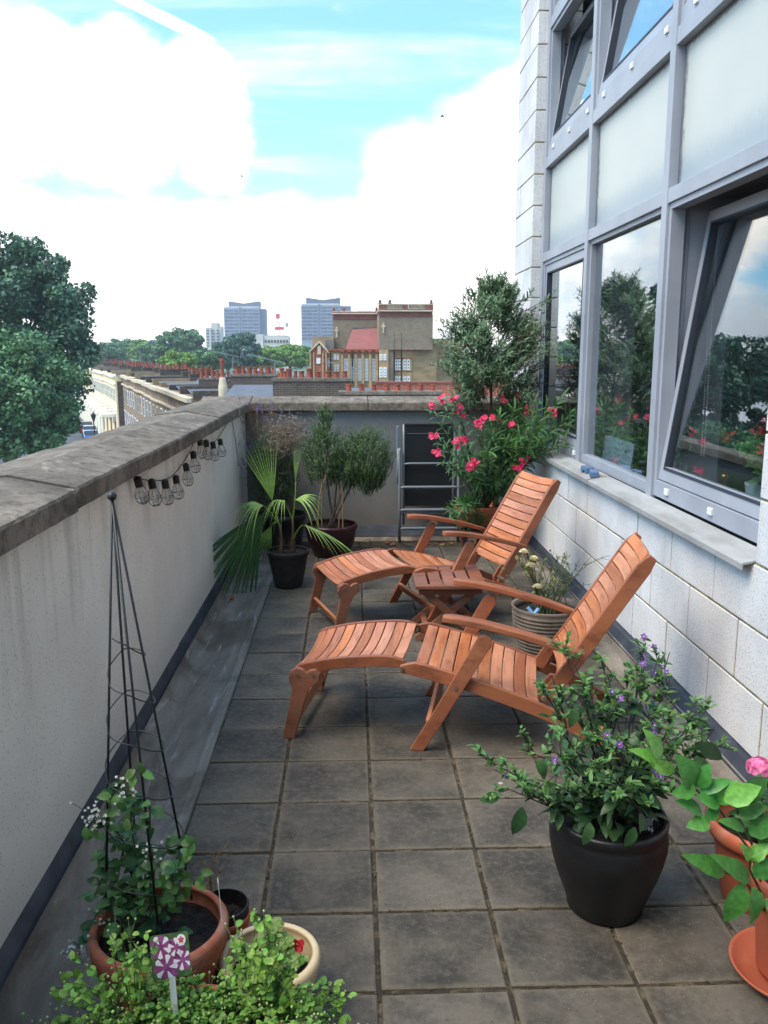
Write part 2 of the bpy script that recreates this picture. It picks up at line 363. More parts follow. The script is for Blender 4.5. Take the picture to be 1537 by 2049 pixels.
def render_mat(name='painted_render', ca=rgb(241, 236, 225), cb=rgb(230, 223, 211)):
    m, k, out = new_mat(name)
    co = k.node('ShaderNodeTexCoord').outputs['Object']; z = k.node('ShaderNodeSeparateXYZ', {0: co}).outputs[2]
    n = k.noise(co, 2.2, 6, .6); s = k.noise(k.mapping(co, (3.5, 3.5, .22)), 2.4, 5, .6)
    c = k.mix(k.ramp(n, .3, .7), ca, cb)
    top = k.ramp(k.math('ADD', z, k.math('MULTIPLY', k.math('SUBTRACT', n, .5), .5)), .55, 1.12)
    c = k.mix(k.math('MULTIPLY', k.math('MULTIPLY', k.ramp(s, .47, .68), top), .38), c, rgb(140, 128, 114))
    low = k.ramp(k.math('ADD', z, k.math('MULTIPLY', k.math('SUBTRACT', n, .5), .35)), .04, .38, 1, 0)
    c = k.mix(k.math('MULTIPLY', low, .35), c, rgb(138, 124, 116))
    vo = k.node('ShaderNodeTexVoronoi', {'Vector': co, 'Scale': 70.0})
    pick = k.ramp(k.node('ShaderNodeSeparateColor', {0: vo.outputs['Color']}).outputs[0], .72, .74, 0, 1, False)
    c = k.mix(k.math('MULTIPLY', k.math('MULTIPLY', k.ramp(vo.outputs['Distance'], .12, .3, 1, 0), pick), .4), c, rgb(120, 110, 98))
    p = k.node('ShaderNodeBsdfPrincipled', {'Base Color': c, 'Roughness': .85, 'Specular IOR Level': .25})
    b = k.node('ShaderNodeBump', {'Height': k.math('ADD', k.noise(co, 150, 3, .6), k.math('MULTIPLY', n, 2.0)), 'Strength': .25, 'Distance': .006})
    k.l.new(b.outputs[0], p.inputs['Normal']); k.l.new(p.outputs[0], out.inputs[0]); return m
def coping_mat():
    m, k, out = new_mat('weathered_coping')
    co = k.node('ShaderNodeTexCoord').outputs['Object']
    n = k.noise(co, 3.0, 8, .68, .3); f = k.noise(k.mapping(co, (1.2, 1, 1)), 17, 7, .72, .2)
    c = k.mix(k.ramp(n, .33, .66), rgb(98, 89, 79), rgb(136, 124, 111))
    c = k.mix(k.math('MULTIPLY', k.ramp(f, .42, .66), .75), c, rgb(74, 67, 61))
    c = k.mix(k.math('MULTIPLY', k.ramp(k.noise(k.mapping(co, (1.6, .8, 1), (4, 4, 0)), 6, 7, .7), .55, .72), .75), c, rgb(170, 158, 142))
    p = k.node('ShaderNodeBsdfPrincipled', {'Base Color': c, 'Roughness': .9, 'Specular IOR Level': .2})
    b = k.node('ShaderNodeBump', {'Height': k.math('ADD', f, k.math('MULTIPLY', k.noise(co, 70, 4, .7), .7)), 'Strength': .45, 'Distance': .010})
    k.l.new(b.outputs[0], p.inputs['Normal']); k.l.new(p.outputs[0], out.inputs[0]); return m
MAT['render'] = render_mat(); MAT['rendershade'] = render_mat('shaded_render', rgb(128, 126, 125), rgb(112, 110, 108)); MAT['coping'] = coping_mat()  # end wall: same render darkened, its shade put into the colour
CPROF = [(0.0, 1.112), (0.0, 1.172), (-.006, 1.181), (-.215, 1.222), (-.424, 1.196), (-.43, 1.185), (-.43, 1.112)]   # inset from the inner edge, height
def coping_run(parent, fix, a, b, joints, seed):
    r = np.random.default_rng(seed); cuts = [a] + joints + [b]
    for i in range(len(cuts) - 1):
        s0, s1 = cuts[i] + .004, cuts[i + 1] - .004; n = max(3, int((s1 - s0) / .05)); V = []; dz = r.normal(0, .0025); m_ = len(CPROF)
        for q in range(n + 1):
            t = s0 + (s1 - s0) * q / n
            for (u, z) in CPROF: V.append(fix(t + (r.normal(0, .0008) if 0 < q < n else 0), u + r.normal(0, .0008), z + dz + r.normal(0, .0006)))
        F = [(q * m_ + j, q * m_ + (j + 1) % m_, (q + 1) * m_ + (j + 1) % m_, (q + 1) * m_ + j) for q in range(n) for j in range(m_)]
        F += [tuple(range(m_ - 1, -1, -1)), tuple(n * m_ + j for j in range(m_))]
        MB().add(V, F).build('coping_stone', MAT['coping'], parent)
lp = thing('parapet_wall', 'long cream rendered parapet wall with string lights and stone coping beside the street', 'wall', (-1.08, 3.4, 0))
mb = MB(); mb.box((-.91, -1.2, -.1), (-1.26, 7.75, 1.113)); mb.build('rendered_wall', MAT['render'], lp)
coping_run(lp, lambda t, u, z: (-.862 + u, t, z), -1.2, 7.372, [-.25, .72, 1.70, 2.69, 3.66, 4.67, 5.66, 6.62], 4)
mb = MB()
V, F = sweep_y([(-.878, .02), (-.874, .034), (-.905, .088), (-.9105, .098)], -.6, 4.36, .12, .0015, 8); mb.add(V, F)
V, F = sweep_y([(-.876, .02), (-.871, .036), (-.902, .094), (-.9105, .104)], 4.30, 7.40, .12, .0015, 9); mb.add(V, F)
mb.build('flashing', MAT['flashing'], lp, smooth=False)
bp = thing('parapet_wall', 'short rendered parapet wall toned grey for shade, behind the folded chair at the terrace end', 'wall', (.3, 7.58, 0))
mb = MB(); mb.box((-.908, 7.40, -.1), (1.62, 7.75, 1.113)); mb.build('rendered_wall', MAT['rendershade'], bp)
coping_run(bp, lambda t, u, z: (t, 7.355 - u, z), -1.292, 1.49, [-.86, .14, 1.12], 6)
mb = MB(); mb.add([(-.9, 7.33, .02), (1.5, 7.33, .02), (1.5, 7.36, .04), (-.9, 7.36, .04), (1.5, 7.395, .10), (-.9, 7.395, .10), (1.5, 7.401, .104), (-.9, 7.401, .104)], [(0, 1, 2, 3), (3, 2, 4, 5), (5, 4, 6, 7)])
mb.build('flashing', MAT['flashing'], bp)

# ---------------------------------------------------------------- the apartment building on the right
def block_mat():
    m, k, out = new_mat('white_blockwork')
    co = k.node('ShaderNodeTexCoord').outputs['Object']; ri = k.node('ShaderNodeNewGeometry').outputs['Random Per Island']
    n = k.noise(co, 2.3, 5, .6); f = k.noise(co, 85, 3, .75)
    c = k.mix(k.ramp(n, .3, .7), rgb(226, 222, 220), rgb(204, 200, 199))
    c = k.mix(k.math('MULTIPLY', k.ramp(f, .54, .68), .6), c, rgb(140, 136, 134))
    st = k.noise(k.mapping(co, (2, 2, .25)), 3.2, 5, .65)
    c = k.mix(k.math('MULTIPLY', k.ramp(st, .6, .78), .35), c, rgb(140, 134, 128))
    c = k.node('ShaderNodeHueSaturation', {'Color': c, 'Value': k.ramp(ri, 0, 1, .95, 1.04, False)}).outputs[0]
    p = k.node('ShaderNodeBsdfPrincipled', {'Base Color': c, 'Roughness': .85, 'Specular IOR Level': .25})
    b = k.node('ShaderNodeBump', {'Height': k.math('ADD', f, k.noise(co, 220, 2, .7)), 'Strength': .55, 'Distance': .006})
    k.l.new(b.outputs[0], p.inputs['Normal']); k.l.new(p.outputs[0], out.inputs[0]); return m
MAT['block'] = block_mat()
MAT['mortar'] = M('mortar', rgb(168, 154, 118), rgb(116, 106, 88), 14, .95, .5, 120)
MAT['alu'] = M('grey_aluminium', rgb(160, 162, 170), rgb(150, 152, 160), 3, .42, .05, 30, spec=.5)
MAT['alu_dark'] = M('window_gasket', rgb(52, 55, 64), None, rough=.5)
MAT['sillm'] = M('dusty_metal_sill', rgb(166, 163, 160), rgb(138, 133, 127), 5, .55, .1, 60, stretch=(2, .6, 1), sharp=(.3, .75))
MAT['cap'] = M('white_plastic_cap', rgb(222, 222, 222), None, rough=.35)
MAT['room'] = M('room_wall', rgb(132, 130, 132), rgb(120, 118, 120), 2, .9)
MAT['roomdark'] = M('room_floor', rgb(70, 62, 56), rgb(56, 50, 46), 3, .7)
def glass_mat():
    m, k, out = new_mat('window_glass')
    g_ = k.node('ShaderNodeNewGeometry')
    c = k.math('ABSOLUTE', k.vmath('DOT_PRODUCT', g_.outputs['Incoming'], g_.outputs['Normal'], 'Value'))
    sch = k.math('POWER', k.math('SUBTRACT', 1.0, c), 4.2)
    fac = k.math('MINIMUM', k.math('ADD', k.math('MULTIPLY', sch, 1.7), .08), .92)
    g = k.node('ShaderNodeBsdfGlossy', {'Color': (.88, .93, .95), 'Roughness': .008})
    t = k.node('ShaderNodeBsdfTransparent', {0: (.86, .89, .9)})
    s = k.node('ShaderNodeMixShader', {0: fac, 1: t.outputs[0], 2: g.outputs[0]}); k.l.new(s.outputs[0], out.inputs[0]); return m
MAT['glass'] = glass_mat()
def frosted_mat():
    m, k, out = new_mat('frosted_glass')
    g = k.node('ShaderNodeTexCoord').outputs['Generated']; co = k.node('ShaderNodeTexCoord').outputs['Object']
    x = k.node('ShaderNodeSeparateXYZ', {0: g}).outputs
    n = k.noise(k.mapping(co, (1, 1, .35)), 60, 4, .7); big = k.noise(co, 1.4, 3)
    c = k.mix(k.ramp(big, .3, .7), rgb(194, 193, 184), rgb(186, 187, 180))
    lowband = k.ramp(k.math('ADD', x[2], k.math('MULTIPLY', k.math('SUBTRACT', n, .5), .16)), .05, .33, 1, 0)   # the grey floor edge behind the film
    c = k.mix(k.math('MULTIPLY', lowband, .75), c, rgb(138, 150, 160))
    jag = k.math('MULTIPLY', k.math('SUBTRACT', n, .5), .09)
    ft = k.ramp(k.math('ADD', x[2], jag), .955, .985); fs = k.ramp(k.math('ADD', x[1], jag), .955, .985)
    c = k.mix(k.math('MULTIPLY', k.math('MAXIMUM', ft, fs), .8), c, rgb(58, 62, 78))                                # film stops short of the frame
    p = k.node('ShaderNodeBsdfPrincipled', {'Base Color': c, 'Roughness': .38, 'Specular IOR Level': .5})
    b = k.node('ShaderNodeBump', {'Height': k.noise(co, 190, 3, .7), 'Strength': .15, 'Distance': .004}); k.l.new(b.outputs[0], p.inputs['Normal'])
    k.l.new(p.outputs[0], out.inputs[0]); return m
MAT['frosted'] = frosted_mat()
BLD = thing('apartment_building', 'white blockwork apartment building with grey framed windows beside the terrace', 'building', (1.9, 4.0, 0))
CZ = [.09 + .245 * i for i in range(30)]
def blockwork(x, y0, y1, k0, k1, ph, ret=None, depth=.1):
    # blocks with mortar standing 4 mm back; the face looks towards -X
    b, m_ = MB(), MB()
    for c in range(k0, k1):
        z0, z1 = CZ[c] + .0055, CZ[c + 1] - .0055; s = 3.646 + ph[c % 2]; s += .487 * math.floor((y0 - s) / .487); y = s
        while y < y1:
            a, e = max(y + .0055, y0), min(y + .487 - .0055, y1)
            if e - a > .02:
                t = rng.normal(0, .0012); b.box((x + t, a, z0), (x + depth, e, z1))
            y += .487
    m_.box((x + .0045, y0 + .003, CZ[k0]), (x + depth - .003, y1 - .003, CZ[k1]))
    return b, m_
b1, m1 = blockwork(1.5, -1.0, 7.335, 0, 3, (.243, 0))
b1.build('block_wall', MAT['block'], BLD, bevel=.003); m1.build('mortar', MAT['mortar'], BLD)
mb = MB(); mb.box((1.507, -1.0, -.3), (1.62, 7.9, .088)); mb.build('wall_foot', MAT['flashing'], BLD)
b2, m2 = blockwork(1.5, 7.335, 8.1, -0 + 0, 22, (.11, .36), depth=.35); b2.build('corner_pier', MAT['block'], BLD, bevel=.003); m2.build('mortar', MAT['mortar'], BLD)
b3, m3 = blockwork(1.5, 1.6, 3.055, 3, 22, (.243, 0), depth=.3); b3.build('near_pier', MAT['block'], BLD, bevel=.003); m3.build('mortar', MAT['mortar'], BLD)
mb = MB()
V, F = sweep_y([(1.436, .03), (1.436, .042), (1.472, .086), (1.499, .094), (1.5005, .10)], -.6, 7.33, .12, .0012, 12); mb.add(V, F)
mb.build('flashing', MAT['flashing'], BLD)
for (a, e, d) in ((3.062, 5.19, 0), (5.194, 7.332, .003)):
    mb = MB(); pr = [(1.582, .850 + d), (1.455 - d, .826 + d), (1.452 - d, .823 + d), (1.452 - d, .800), (1.456 - d, .800), (1.458, .818), (1.582, .842)]
    mb.prism([(x, a, z) for x, z in pr], (0, e - a, 0)); mb.build('window_sill', MAT['sillm'], BLD)
# frames
MU = [(7.262, 7.333), (5.895, 5.97), (4.43, 4.505), (2.96, 3.054)]
ROW = [(.845, 2.33), (2.40, 3.06), (3.14, 4.10), (4.18, 5.6)]
for (a, e) in MU: MB().box((1.578, a, .846), (1.70, e, 5.7)).build('mullion', MAT['alu'], BLD, bevel=.002)
for i in range(3):
    y0, y1 = MU[i + 1][1], MU[i][0]
    for (z0, z1) in ((2.33, 2.40), (3.06, 3.14), (4.10, 4.18)): MB().box((1.581, y0, z0), (1.70, y1, z1)).build('transom', MAT['alu'], BLD, bevel=.002)
def frame_ring(mb, x0, x1, y0, y1, z0, z1, w, wb=None, mi=0):
    wb = wb or w
    mb.box((x0, y0, z0), (x1, y1, z0 + wb), mi); mb.box((x0, y0, z1 - w), (x1, y1, z1), mi)
    mb.box((x0, y0, z0 + wb), (x1, y0 + w, z1 - w), mi); mb.box((x0, y1 - w, z0 + wb), (x1, y1, z1 - w), mi)
def window(y0, y1, z0, z1, tilt=None, caps=0, fixed=False, lab=None):
    if fixed:
        mb = MB(); frame_ring(mb, 1.60, 1.66, y0, y1, z0, z1, .028, .06); w = mb.build('window', MAT['alu'], BLD, bevel=.0015)
        MB().box((1.632, y0 + .02, z0 + .052), (1.638, y1 - .02, z1 - .02)).build('pane', MAT['glass'], w); return w
    mb = MB(); frame_ring(mb, 1.594, 1.665, y0, y1, z0, z1, .03, .085); w = mb.build('window', MAT['alu'], BLD, bevel=.0015)
    if lab: w['label'] = lab
    cb = MB()
    for q in range(caps):
        yc = y1 - .2 - q * (y1 - y0 - .28) / max(1, caps - 1) * .98; cb = MB(); cb.box((1.583, yc - .022, z0 + .03), (1.596, yc + .022, z0 + .062)); cb.build('vent_cap', MAT['cap'], w, bevel=.003)
    zb = z0 + .088; hx = 1.625; ang = math.radians(tilt or 0)
    def tr(v): x, y, z = v; dx, dz = x - hx, z - zb; return (hx + dx * math.cos(ang) + dz * math.sin(ang), y, zb - dx * math.sin(ang) + dz * math.cos(ang))
    def ring(x0, x1, ins, wd, mat, nm):
        r = MB(); frame_ring(r, x0, x1, y0 + .032 + ins, y1 - .032 - ins, zb + ins, z1 - .033 - ins, wd, wd * 1.25)
        r.ch = [(np.array([tr(v) for v in V]), g) for V, g in r.ch]; return r.build(nm, mat, w, bevel=.0015)
    ring(hx - .022, hx + .036, 0, .058, MAT['alu'], 'sash'); ring(hx - .026, hx + .02, .056, .012, MAT['alu_dark'], 'gasket')
    p = MB().box((hx - .004, y0 + .088, zb + .066), (hx + .002, y1 - .088, z1 - .088)); p.ch = [(np.array([tr(v) for v in V]), g) for V, g in p.ch]; p.build('pane', MAT['glass'], w)
    return w
cols = [(MU[i + 1][1], MU[i][0]) for i in range(3)]
window(*cols[0], .846, 2.33, 0, 2); window(*cols[1], .846, 2.33, fixed=True)
window(*cols[2], .846 + .012, 2.33, 7.6, 3, lab='large window above the sill, tilted open inwards')
for c in cols:
    window(*c, 3.14, 4.10, 9.0, 3); window(*c, 4.18, 5.6, fixed=True)
    MB().box((1.625, c[0] + .002, 2.402), (1.645, c[1] - .002, 3.058)).build('frosted_panel', MAT['frosted'], BLD)
for (a, e) in MU[1:3]: MB().box((1.702, a + .004, .84), (1.93, e - .004, 5.6)).build('inner_jamb', MAT['alu'], BLD)
# the rooms behind the glass, the floor edges and the wing behind the terrace door
mb = MB(); mb.box((5.4, -2, 0), (5.5, 8.0, 5.8)); mb.box((1.86, 7.95, 0), (5.4, 8.05, 5.8)); mb.box((1.72, 1.5, 2.36), (5.4, 7.95, 2.42)); mb.box((1.72, 1.5, 2.98), (5.4, 7.95, 3.05))
mb.box((1.72, 1.4, 0), (5.4, 1.5, 5.8)); mb.box((1.705, 1.5, 5.62), (5.4, 7.95, 5.75)); mb.box((1.62, 1.5, .0), (1.70, 7.95, .80)); mb.build('room_wall', MAT['room'], BLD)
mb = MB(); mb.box((1.71, 1.5, -.1), (5.4, 7.95, -.01)); mb.box((1.66, 1.5, .80), (1.95, 7.94, .835)); mb.build('room_floor', MAT['roomdark'], BLD)
mb = MB(); mb.box((1.5, .2, 5.66), (5.6, 8.1, 7.2)); mb.build('upper_wall', MAT['block'], BLD)
mb = MB(); mb.box((-1.4, -1.4, -.2), (5.4, -1.05, 6.4)); mb.build('rear_wall', MAT['block'], BLD)
# ---------------------------------------------------------------- loungers and table
def wood_mat(name, stretch, lo, hi, val=.13):
    m, k, out = new_mat(name)
    co = k.node('ShaderNodeTexCoord').outputs['Object']; ri = k.node('ShaderNodeNewGeometry').outputs['Random Per Island']
    off = k.node('ShaderNodeCombineXYZ', {0: k.math('MULTIPLY', ri, 13.0), 1: k.math('MULTIPLY', ri, 29.0), 2: k.math('MULTIPLY', ri, 7.0)}).outputs[0]
    v = k.mapping(k.vmath('ADD', co, off), stretch)
    g = k.noise(v, 9, 6, .65, .6); f = k.noise(v, 42, 4, .7)
    c = k.mix(k.ramp(g, .3, .7), lo, hi); c = k.mix(k.math('MULTIPLY', k.ramp(f, .48, .70), .55), c, tuple(x * .5 for x in lo)); c = k.mix(k.math('MULTIPLY', k.ramp(k.noise(k.mapping(co, (1, 1, 1), (3, 1, 2)), 7, 5, .65), .55, .75), .3), c, tuple(.5 * x + .16 for x in hi))
    c = k.node('ShaderNodeHueSaturation', {'Color': c, 'Saturation': k.ramp(k.math('FRACT', k.math('MULTIPLY', ri, 5.3)), 0, 1, .88, 1.06, False), 'Value': k.ramp(ri, 0, 1, 1 - val, 1 + val, False)}).outputs[0]
    p = k.node('ShaderNodeBsdfPrincipled', {'Base Color': c, 'Roughness': k.ramp(g, .3, .7, .42, .56), 'Specular IOR Level': .4})
    b = k.node('ShaderNodeBump', {'Height': f, 'Strength': .12, 'Distance': .003}); k.l.new(b.outputs[0], p.inputs['Normal'])
    k.l.new(p.outputs[0], out.inputs[0]); return m
MAT['slat'] = wood_mat('oiled_hardwood_slat', (1, .12, 1), rgb(156, 88, 54), rgb(198, 128, 86), .2)
MAT['rail'] = wood_mat('oiled_hardwood_rail', (.12, 1, .3), rgb(128, 71, 45), rgb(168, 101, 66), .12)  # same wood as the slats, darkened to put the rails' shade into the colour
MAT['tablewood'] = wood_mat('dark_hardwood', (.12, 1, 1), rgb(118, 72, 54), rgb(150, 95, 70), .1)
MAT['brass'] = M('dull_brass', rgb(150, 140, 118), None, rough=.4, metal=.8)
def smooth_curve(pts, n):
    P = [Vector((u, 0, z)) for u, z in pts]; res = []
    seg = [(b - a).length for a, b in zip(P, P[1:])]; tot = sum(seg)
    def cr(i, t):
        p0, p1, p2, p3 = P[max(i - 1, 0)], P[i], P[i + 1], P[min(i + 2, len(P) - 1)]
        return .5 * ((2 * p1) + (p2 - p0) * t + (2 * p0 - 5 * p1 + 4 * p2 - p3) * t * t + (3 * p1 - p0 - 3 * p2 + p3) * t ** 3)
    for q in range(n):
        d = tot * q / (n - 1); i = 0
        while i < len(seg) - 1 and d > seg[i]: d -= seg[i]; i += 1
        res.append(cr(i, min(d / seg[i], 1)))
    return res
def strip_rail(mb, top, depth, v0, v1, n=22, round_ends=True):
    # a rail with a curved top edge, cut from board: depth measured square to the edge
    T = smooth_curve(top, n); up, lo = [], []
    for i, p in enumerate(T):
        t = (T[min(i + 1, n - 1)] - T[max(i - 1, 0)]).normalized(); nn = Vector((t.z, 0, -t.x))
        s = i / (n - 1); e = min(s, 1 - s) * (n - 1); d = depth * (1 if not round_ends or e > 2 else (.55 + .225 * e))
        sh = 0 if not round_ends or e > 2 else depth * (.22 - .11 * e)
        up.append(p + nn * sh); lo.append(p + nn * (sh + d))
    V = []
    for a, b in zip(up, lo): V += [(a.x, v0, a.z), (a.x, v1, a.z), (b.x, v1, b.z), (b.x, v0, b.z)]
    F = [(4 * i + j, 4 * i + (j + 1) % 4, 4 * i + 4 + (j + 1) % 4, 4 * i + 4 + j) for i in range(n - 1) for j in range(4)]
    F += [(3, 2, 1, 0), (4 * n - 4, 4 * n - 3, 4 * n - 2, 4 * n - 1)]; mb.add(V, F)
def slats_along(mb, top, cnt, v0, v1, inset0=.0, inset1=.0, gap=.0055, th=.013, dish=.018, lift=-.004):
    T = smooth_curve(top, 160); L = [0]
    for a, b in zip(T, T[1:]): L.append(L[-1] + (b - a).length)
    def at(d):
        d = max(0, min(d, L[-1])); i = int(np.searchsorted(L, d)); i = min(max(i, 1), len(L) - 1); f = (d - L[i - 1]) / (L[i] - L[i - 1] + 1e-9); return T[i - 1].lerp(T[i], f)
    s0, s1 = inset0, L[-1] - inset1; wd = (s1 - s0) / cnt
    for q in range(cnt):
        a, b = at(s0 + q * wd + gap / 2), at(s0 + (q + 1) * wd - gap / 2); t = (b - a).normalized(); nn = Vector((-t.z, 0, t.x)); m_ = 9; V = []
        for i in range(m_):
            f = i / (m_ - 1); v = v0 + (v1 - v0) * f; dz = nn * (lift - dish * (1 - (2 * f - 1) ** 2))
            for p, o_ in ((a, 0), (b, 0), (b, -th), (a, -th)): w = p + dz + nn * o_; V.append((w.x, v, w.z))
        F = [(4 * i + j, 4 * i + 4 + j, 4 * i + 4 + (j + 1) % 4, 4 * i + (j + 1) % 4) for i in range(m_ - 1) for j in range(4)] + [(0, 1, 2, 3), (4 * m_ - 1, 4 * m_ - 2, 4 * m_ - 3, 4 * m_ - 4)]
        mb.add(V, F)
FOOT = [(.008, .296), (.04, .316), (.085, .331), (.17, .352), (.258, .366), (.37, .377), (.43, .378), (.492, .372)]
SEAT = [(.474, .362), (.52, .366), (.565, .361), (.675, .335), (.791, .304), (1.03, .227), (1.207, .152), (1.385, .052)]
SEATS = [(.535, .365), (.675, .338), (.791, .308), (1.04, .226)]
BACK = [(1.033, .225), (1.075, .292), (1.15, .405), (1.25, .566), (1.35, .727), (1.405, .812), (1.428, .842)]
def make_lounger():
    t = thing('steamer_lounger', 'nearest slatted wooden steamer lounger, beside the black pot', 'lounger', group='wooden steamer loungers')
    Wd = .50; rt = .024
    for v0 in (0.0, Wd - rt):
        mb = MB(); strip_rail(mb, FOOT, .047, v0, v0 + rt); mb.build('footrest_rail', MAT['rail'], t, bevel=.003)
        mb = MB(); strip_rail(mb, SEAT, .056, v0 - (.026 if v0 < .1 else -.026), v0 + rt - (.026 if v0 < .1 else -.026), 30); sr = mb.build('seat_rail', MAT['rail'], t, bevel=.003)
        vb = v0 + (.026 if v0 < .1 else -.026)
        mb = MB(); strip_rail(mb, BACK, .058, vb, vb + rt, 24); br = mb.build('backrest_rail', MAT['rail'], t, bevel=.003)
        # front leg with the eared top, the long slanted leg, the armrest
        e = v0 - .025 if v0 < .1 else v0 + .025
        ear = [(-.022, .0), (.028, .0), (.078, .18), (.098, .23), (.136, .262), (.142, .292), (.125, .312), (.1, .308), (.085, .296), (.07, .31), (.045, .316), (.018, .3), (.008, .268), (.022, .225), (.018, .2)]
        mb = MB(); mb.prism([(u, e, z) for u, z in ear], (0, rt, 0)); lg = mb.build('leg', MAT['rail'], t, bevel=.003)
        for u, z in ((.05, .286), (.116, .287)):
            MB().tube([(u, e - .003, z), (u, e + rt + .003, z)], .0075, 12).build('bolt', MAT['brass'], lg)
        d = v0 - .052 if v0 < .1 else v0 + .052
        dl = [(.520, 0), (.578, 0), (.655, .13), (.842, .462), (.842, .492), (.822, .508), (.795, .5), (.78, .478), (.61, .158)]
        mb = MB(); mb.prism([(u, d, z) for u, z in dl], (0, rt, 0)); dg = mb.build('slanted_leg', MAT['rail'], t, bevel=.003)
        MB().tube([(.706, d - .003, .281), (.706, d + rt + .003, .281)], .0085, 12).build('bolt', MAT['brass'], dg)
        mb = MB(); mb.prism([(.800, d + .004, .513), (.838, d + .004, .511), (.852, d + .004, .485), (.86, d + .004, .535), (.815, d + .004, .545)], (0, rt - .008, 0)); mb.build('arm_bracket', MAT['brass'], dg)
        mb = MB(); T = smooth_curve([(.648, .576), (.72, .571), (.86, .548), (1.05, .5), (1.205, .449)], 26); V = []; n = len(T); va, vb2 = (d - .012, d + .05) if v0 < .1 else (d - .026, d + .036)
        for i, p in enumerate(T):
            tt = (T[min(i + 1, n - 1)] - T[max(i - 1, 0)]).normalized(); nn = Vector((tt.z, 0, -tt.x)); f = i / (n - 1)
            w = 1 - max(0, (1 - f * 9)) ** 2 * .5 - max(0, (f - .72) / .28) ** 2 * .35; mid = (va + vb2) / 2; hw = (vb2 - va) / 2 * w
            for sgn, o_ in ((-1, 0), (1, 0), (1, .026), (-1, .026)): q = p + nn * o_; V.append((q.x, mid + sgn * hw, q.z))
        F = [(4 * i + j, 4 * i + (j + 1) % 4, 4 * i + 4 + (j + 1) % 4, 4 * i + 4 + j) for i in range(n - 1) for j in range(4)] + [(3, 2, 1, 0), (4 * n - 4, 4 * n - 3, 4 * n - 2, 4 * n - 1)]
        mb.add(V, F).build('armrest', MAT['rail'], t, bevel=.005)
        MB().tube([(.486, v0 - .032, .340), (.486, v0 + rt + .032, .340)], .008, 12).build('bolt', MAT['brass'], sr)
        MB().tube([(1.056, v0 - .03, .248), (1.056, v0 + rt + .03, .248)], .0085, 12).build('bolt', MAT['brass'], br)
        # the hinge ear between seat and backrest
        eu = [(1.03, .215), (1.062, .2), (1.085, .235), (1.11, .29), (1.102, .318), (1.078, .322), (1.06, .3), (1.028, .25)]
        mb = MB(); vv = v0 + .052 if v0 < .1 else v0 - .052
        mb.prism([(u, vv, z) for u, z in eu], (0, .02, 0)); mb.build('hinge_ear', MAT['rail'], t, bevel=.003)
        MB().tube([(1.08, vv - .004, .3), (1.08, vv + .024, .3)], .007, 12).build('bolt', MAT['brass'], br)
    mb = MB(); slats_along(mb, FOOT, 10, rt + .001, Wd - rt - .001, .012, .006); mb.build('footrest_slats', MAT['slat'], t, bevel=.0025)
    mb = MB(); slats_along(mb, SEATS, 10, -.001, Wd + .001, .0, .0); mb.build('seat_slats', MAT['slat'], t, bevel=.0025)
    mb = MB(); slats_along(mb, BACK[1:], 12, rt + .027, Wd - rt - .027, .02, .004, dish=.024); mb.build('back_slats', MAT['slat'], t, bevel=.0025)
    for (u, z, v0, v1, h, w) in ((.022, .075, -.002, Wd + .002, .045, .018), (.60, .105, -.03, Wd + .03, .05, .02), (1.30, .07, -.0, Wd, .045, .02)):
        mb = MB(); mb.obox((u, (v0 + v1) / 2, z), ((1, 0, .35), (0, 1, 0), (-.35, 0, 1)), (w / 2, (v1 - v0) / 2, h / 2)); mb.build('stretcher', MAT['slat'], t, bevel=.003)
    return t
L1 = make_lounger()
L2 = copy_tree(L1); L2['label'] = 'second wooden steamer lounger, farther off beside the pink oleander'
L1.location = (-.274, 3.414, 0); L1.rotation_euler.z = math.radians(-11.1)
L2.location = (-.10, 4.70, 0); L2.rotation_euler.z = math.radians(17.8)

tb = thing('side_table', 'small folding wooden side table with slatted top between the two loungers', 'table', (.545, 4.77, 0), math.radians(-1))
mb = MB(); tw, td, tz = .198, .238, .34
mb.box((-tw, -td, tz - .02), (tw, -td + .045, tz)); mbb = MB(); mbb.box((-tw, td - .045, tz - .02), (tw, td, tz))
mb2 = MB(); n = 5; w = 2 * tw / n
for i in range(n): mb2.box((-tw + i * w + .006 * (i > 0), -td + .046, tz - .018), (-tw + (i + 1) * w - .006 * (i < n - 1), td - .046, tz - .001))
for m_, nm in ((mb, 'top_rail'), (mbb, 'top_rail'), (mb2, 'top_slats')):
    q = m_.build(nm, MAT['tablewood'], None, bevel=.003, origin=(0, 0, 0)); q.parent = tb
for s in (-1, 1):
    q = MB().box((-tw + .02, s * .185 - .012, tz - .062), (tw - .02, s * .185 + .012, tz - .021)).build('apron', MAT['tablewood'], None, bevel=.002, origin=(0, 0, 0)); q.parent = tb
    for d in (-1, 1):
        y = s * (.155 if d > 0 else .178); a, b = Vector((d * .165, y, tz - .03)), Vector((-d * .185, y, 0.008)); ax = (b - a)
        q = MB().obox((a + b) / 2, (ax, (0, 1, 0), ax.cross(Vector((0, 1, 0)))), (ax.length / 2, .009, .02)).build('leg', MAT['tablewood'], None, bevel=.002, origin=(0, 0, 0)); q.parent = tb
for x in (-.13, .13):
    q = MB().box((x - .016, -.17, .05), (x + .016, .17, .068)).build('stretcher', MAT['tablewood'], None, bevel=.002, origin=(0, 0, 0)); q.parent = tb

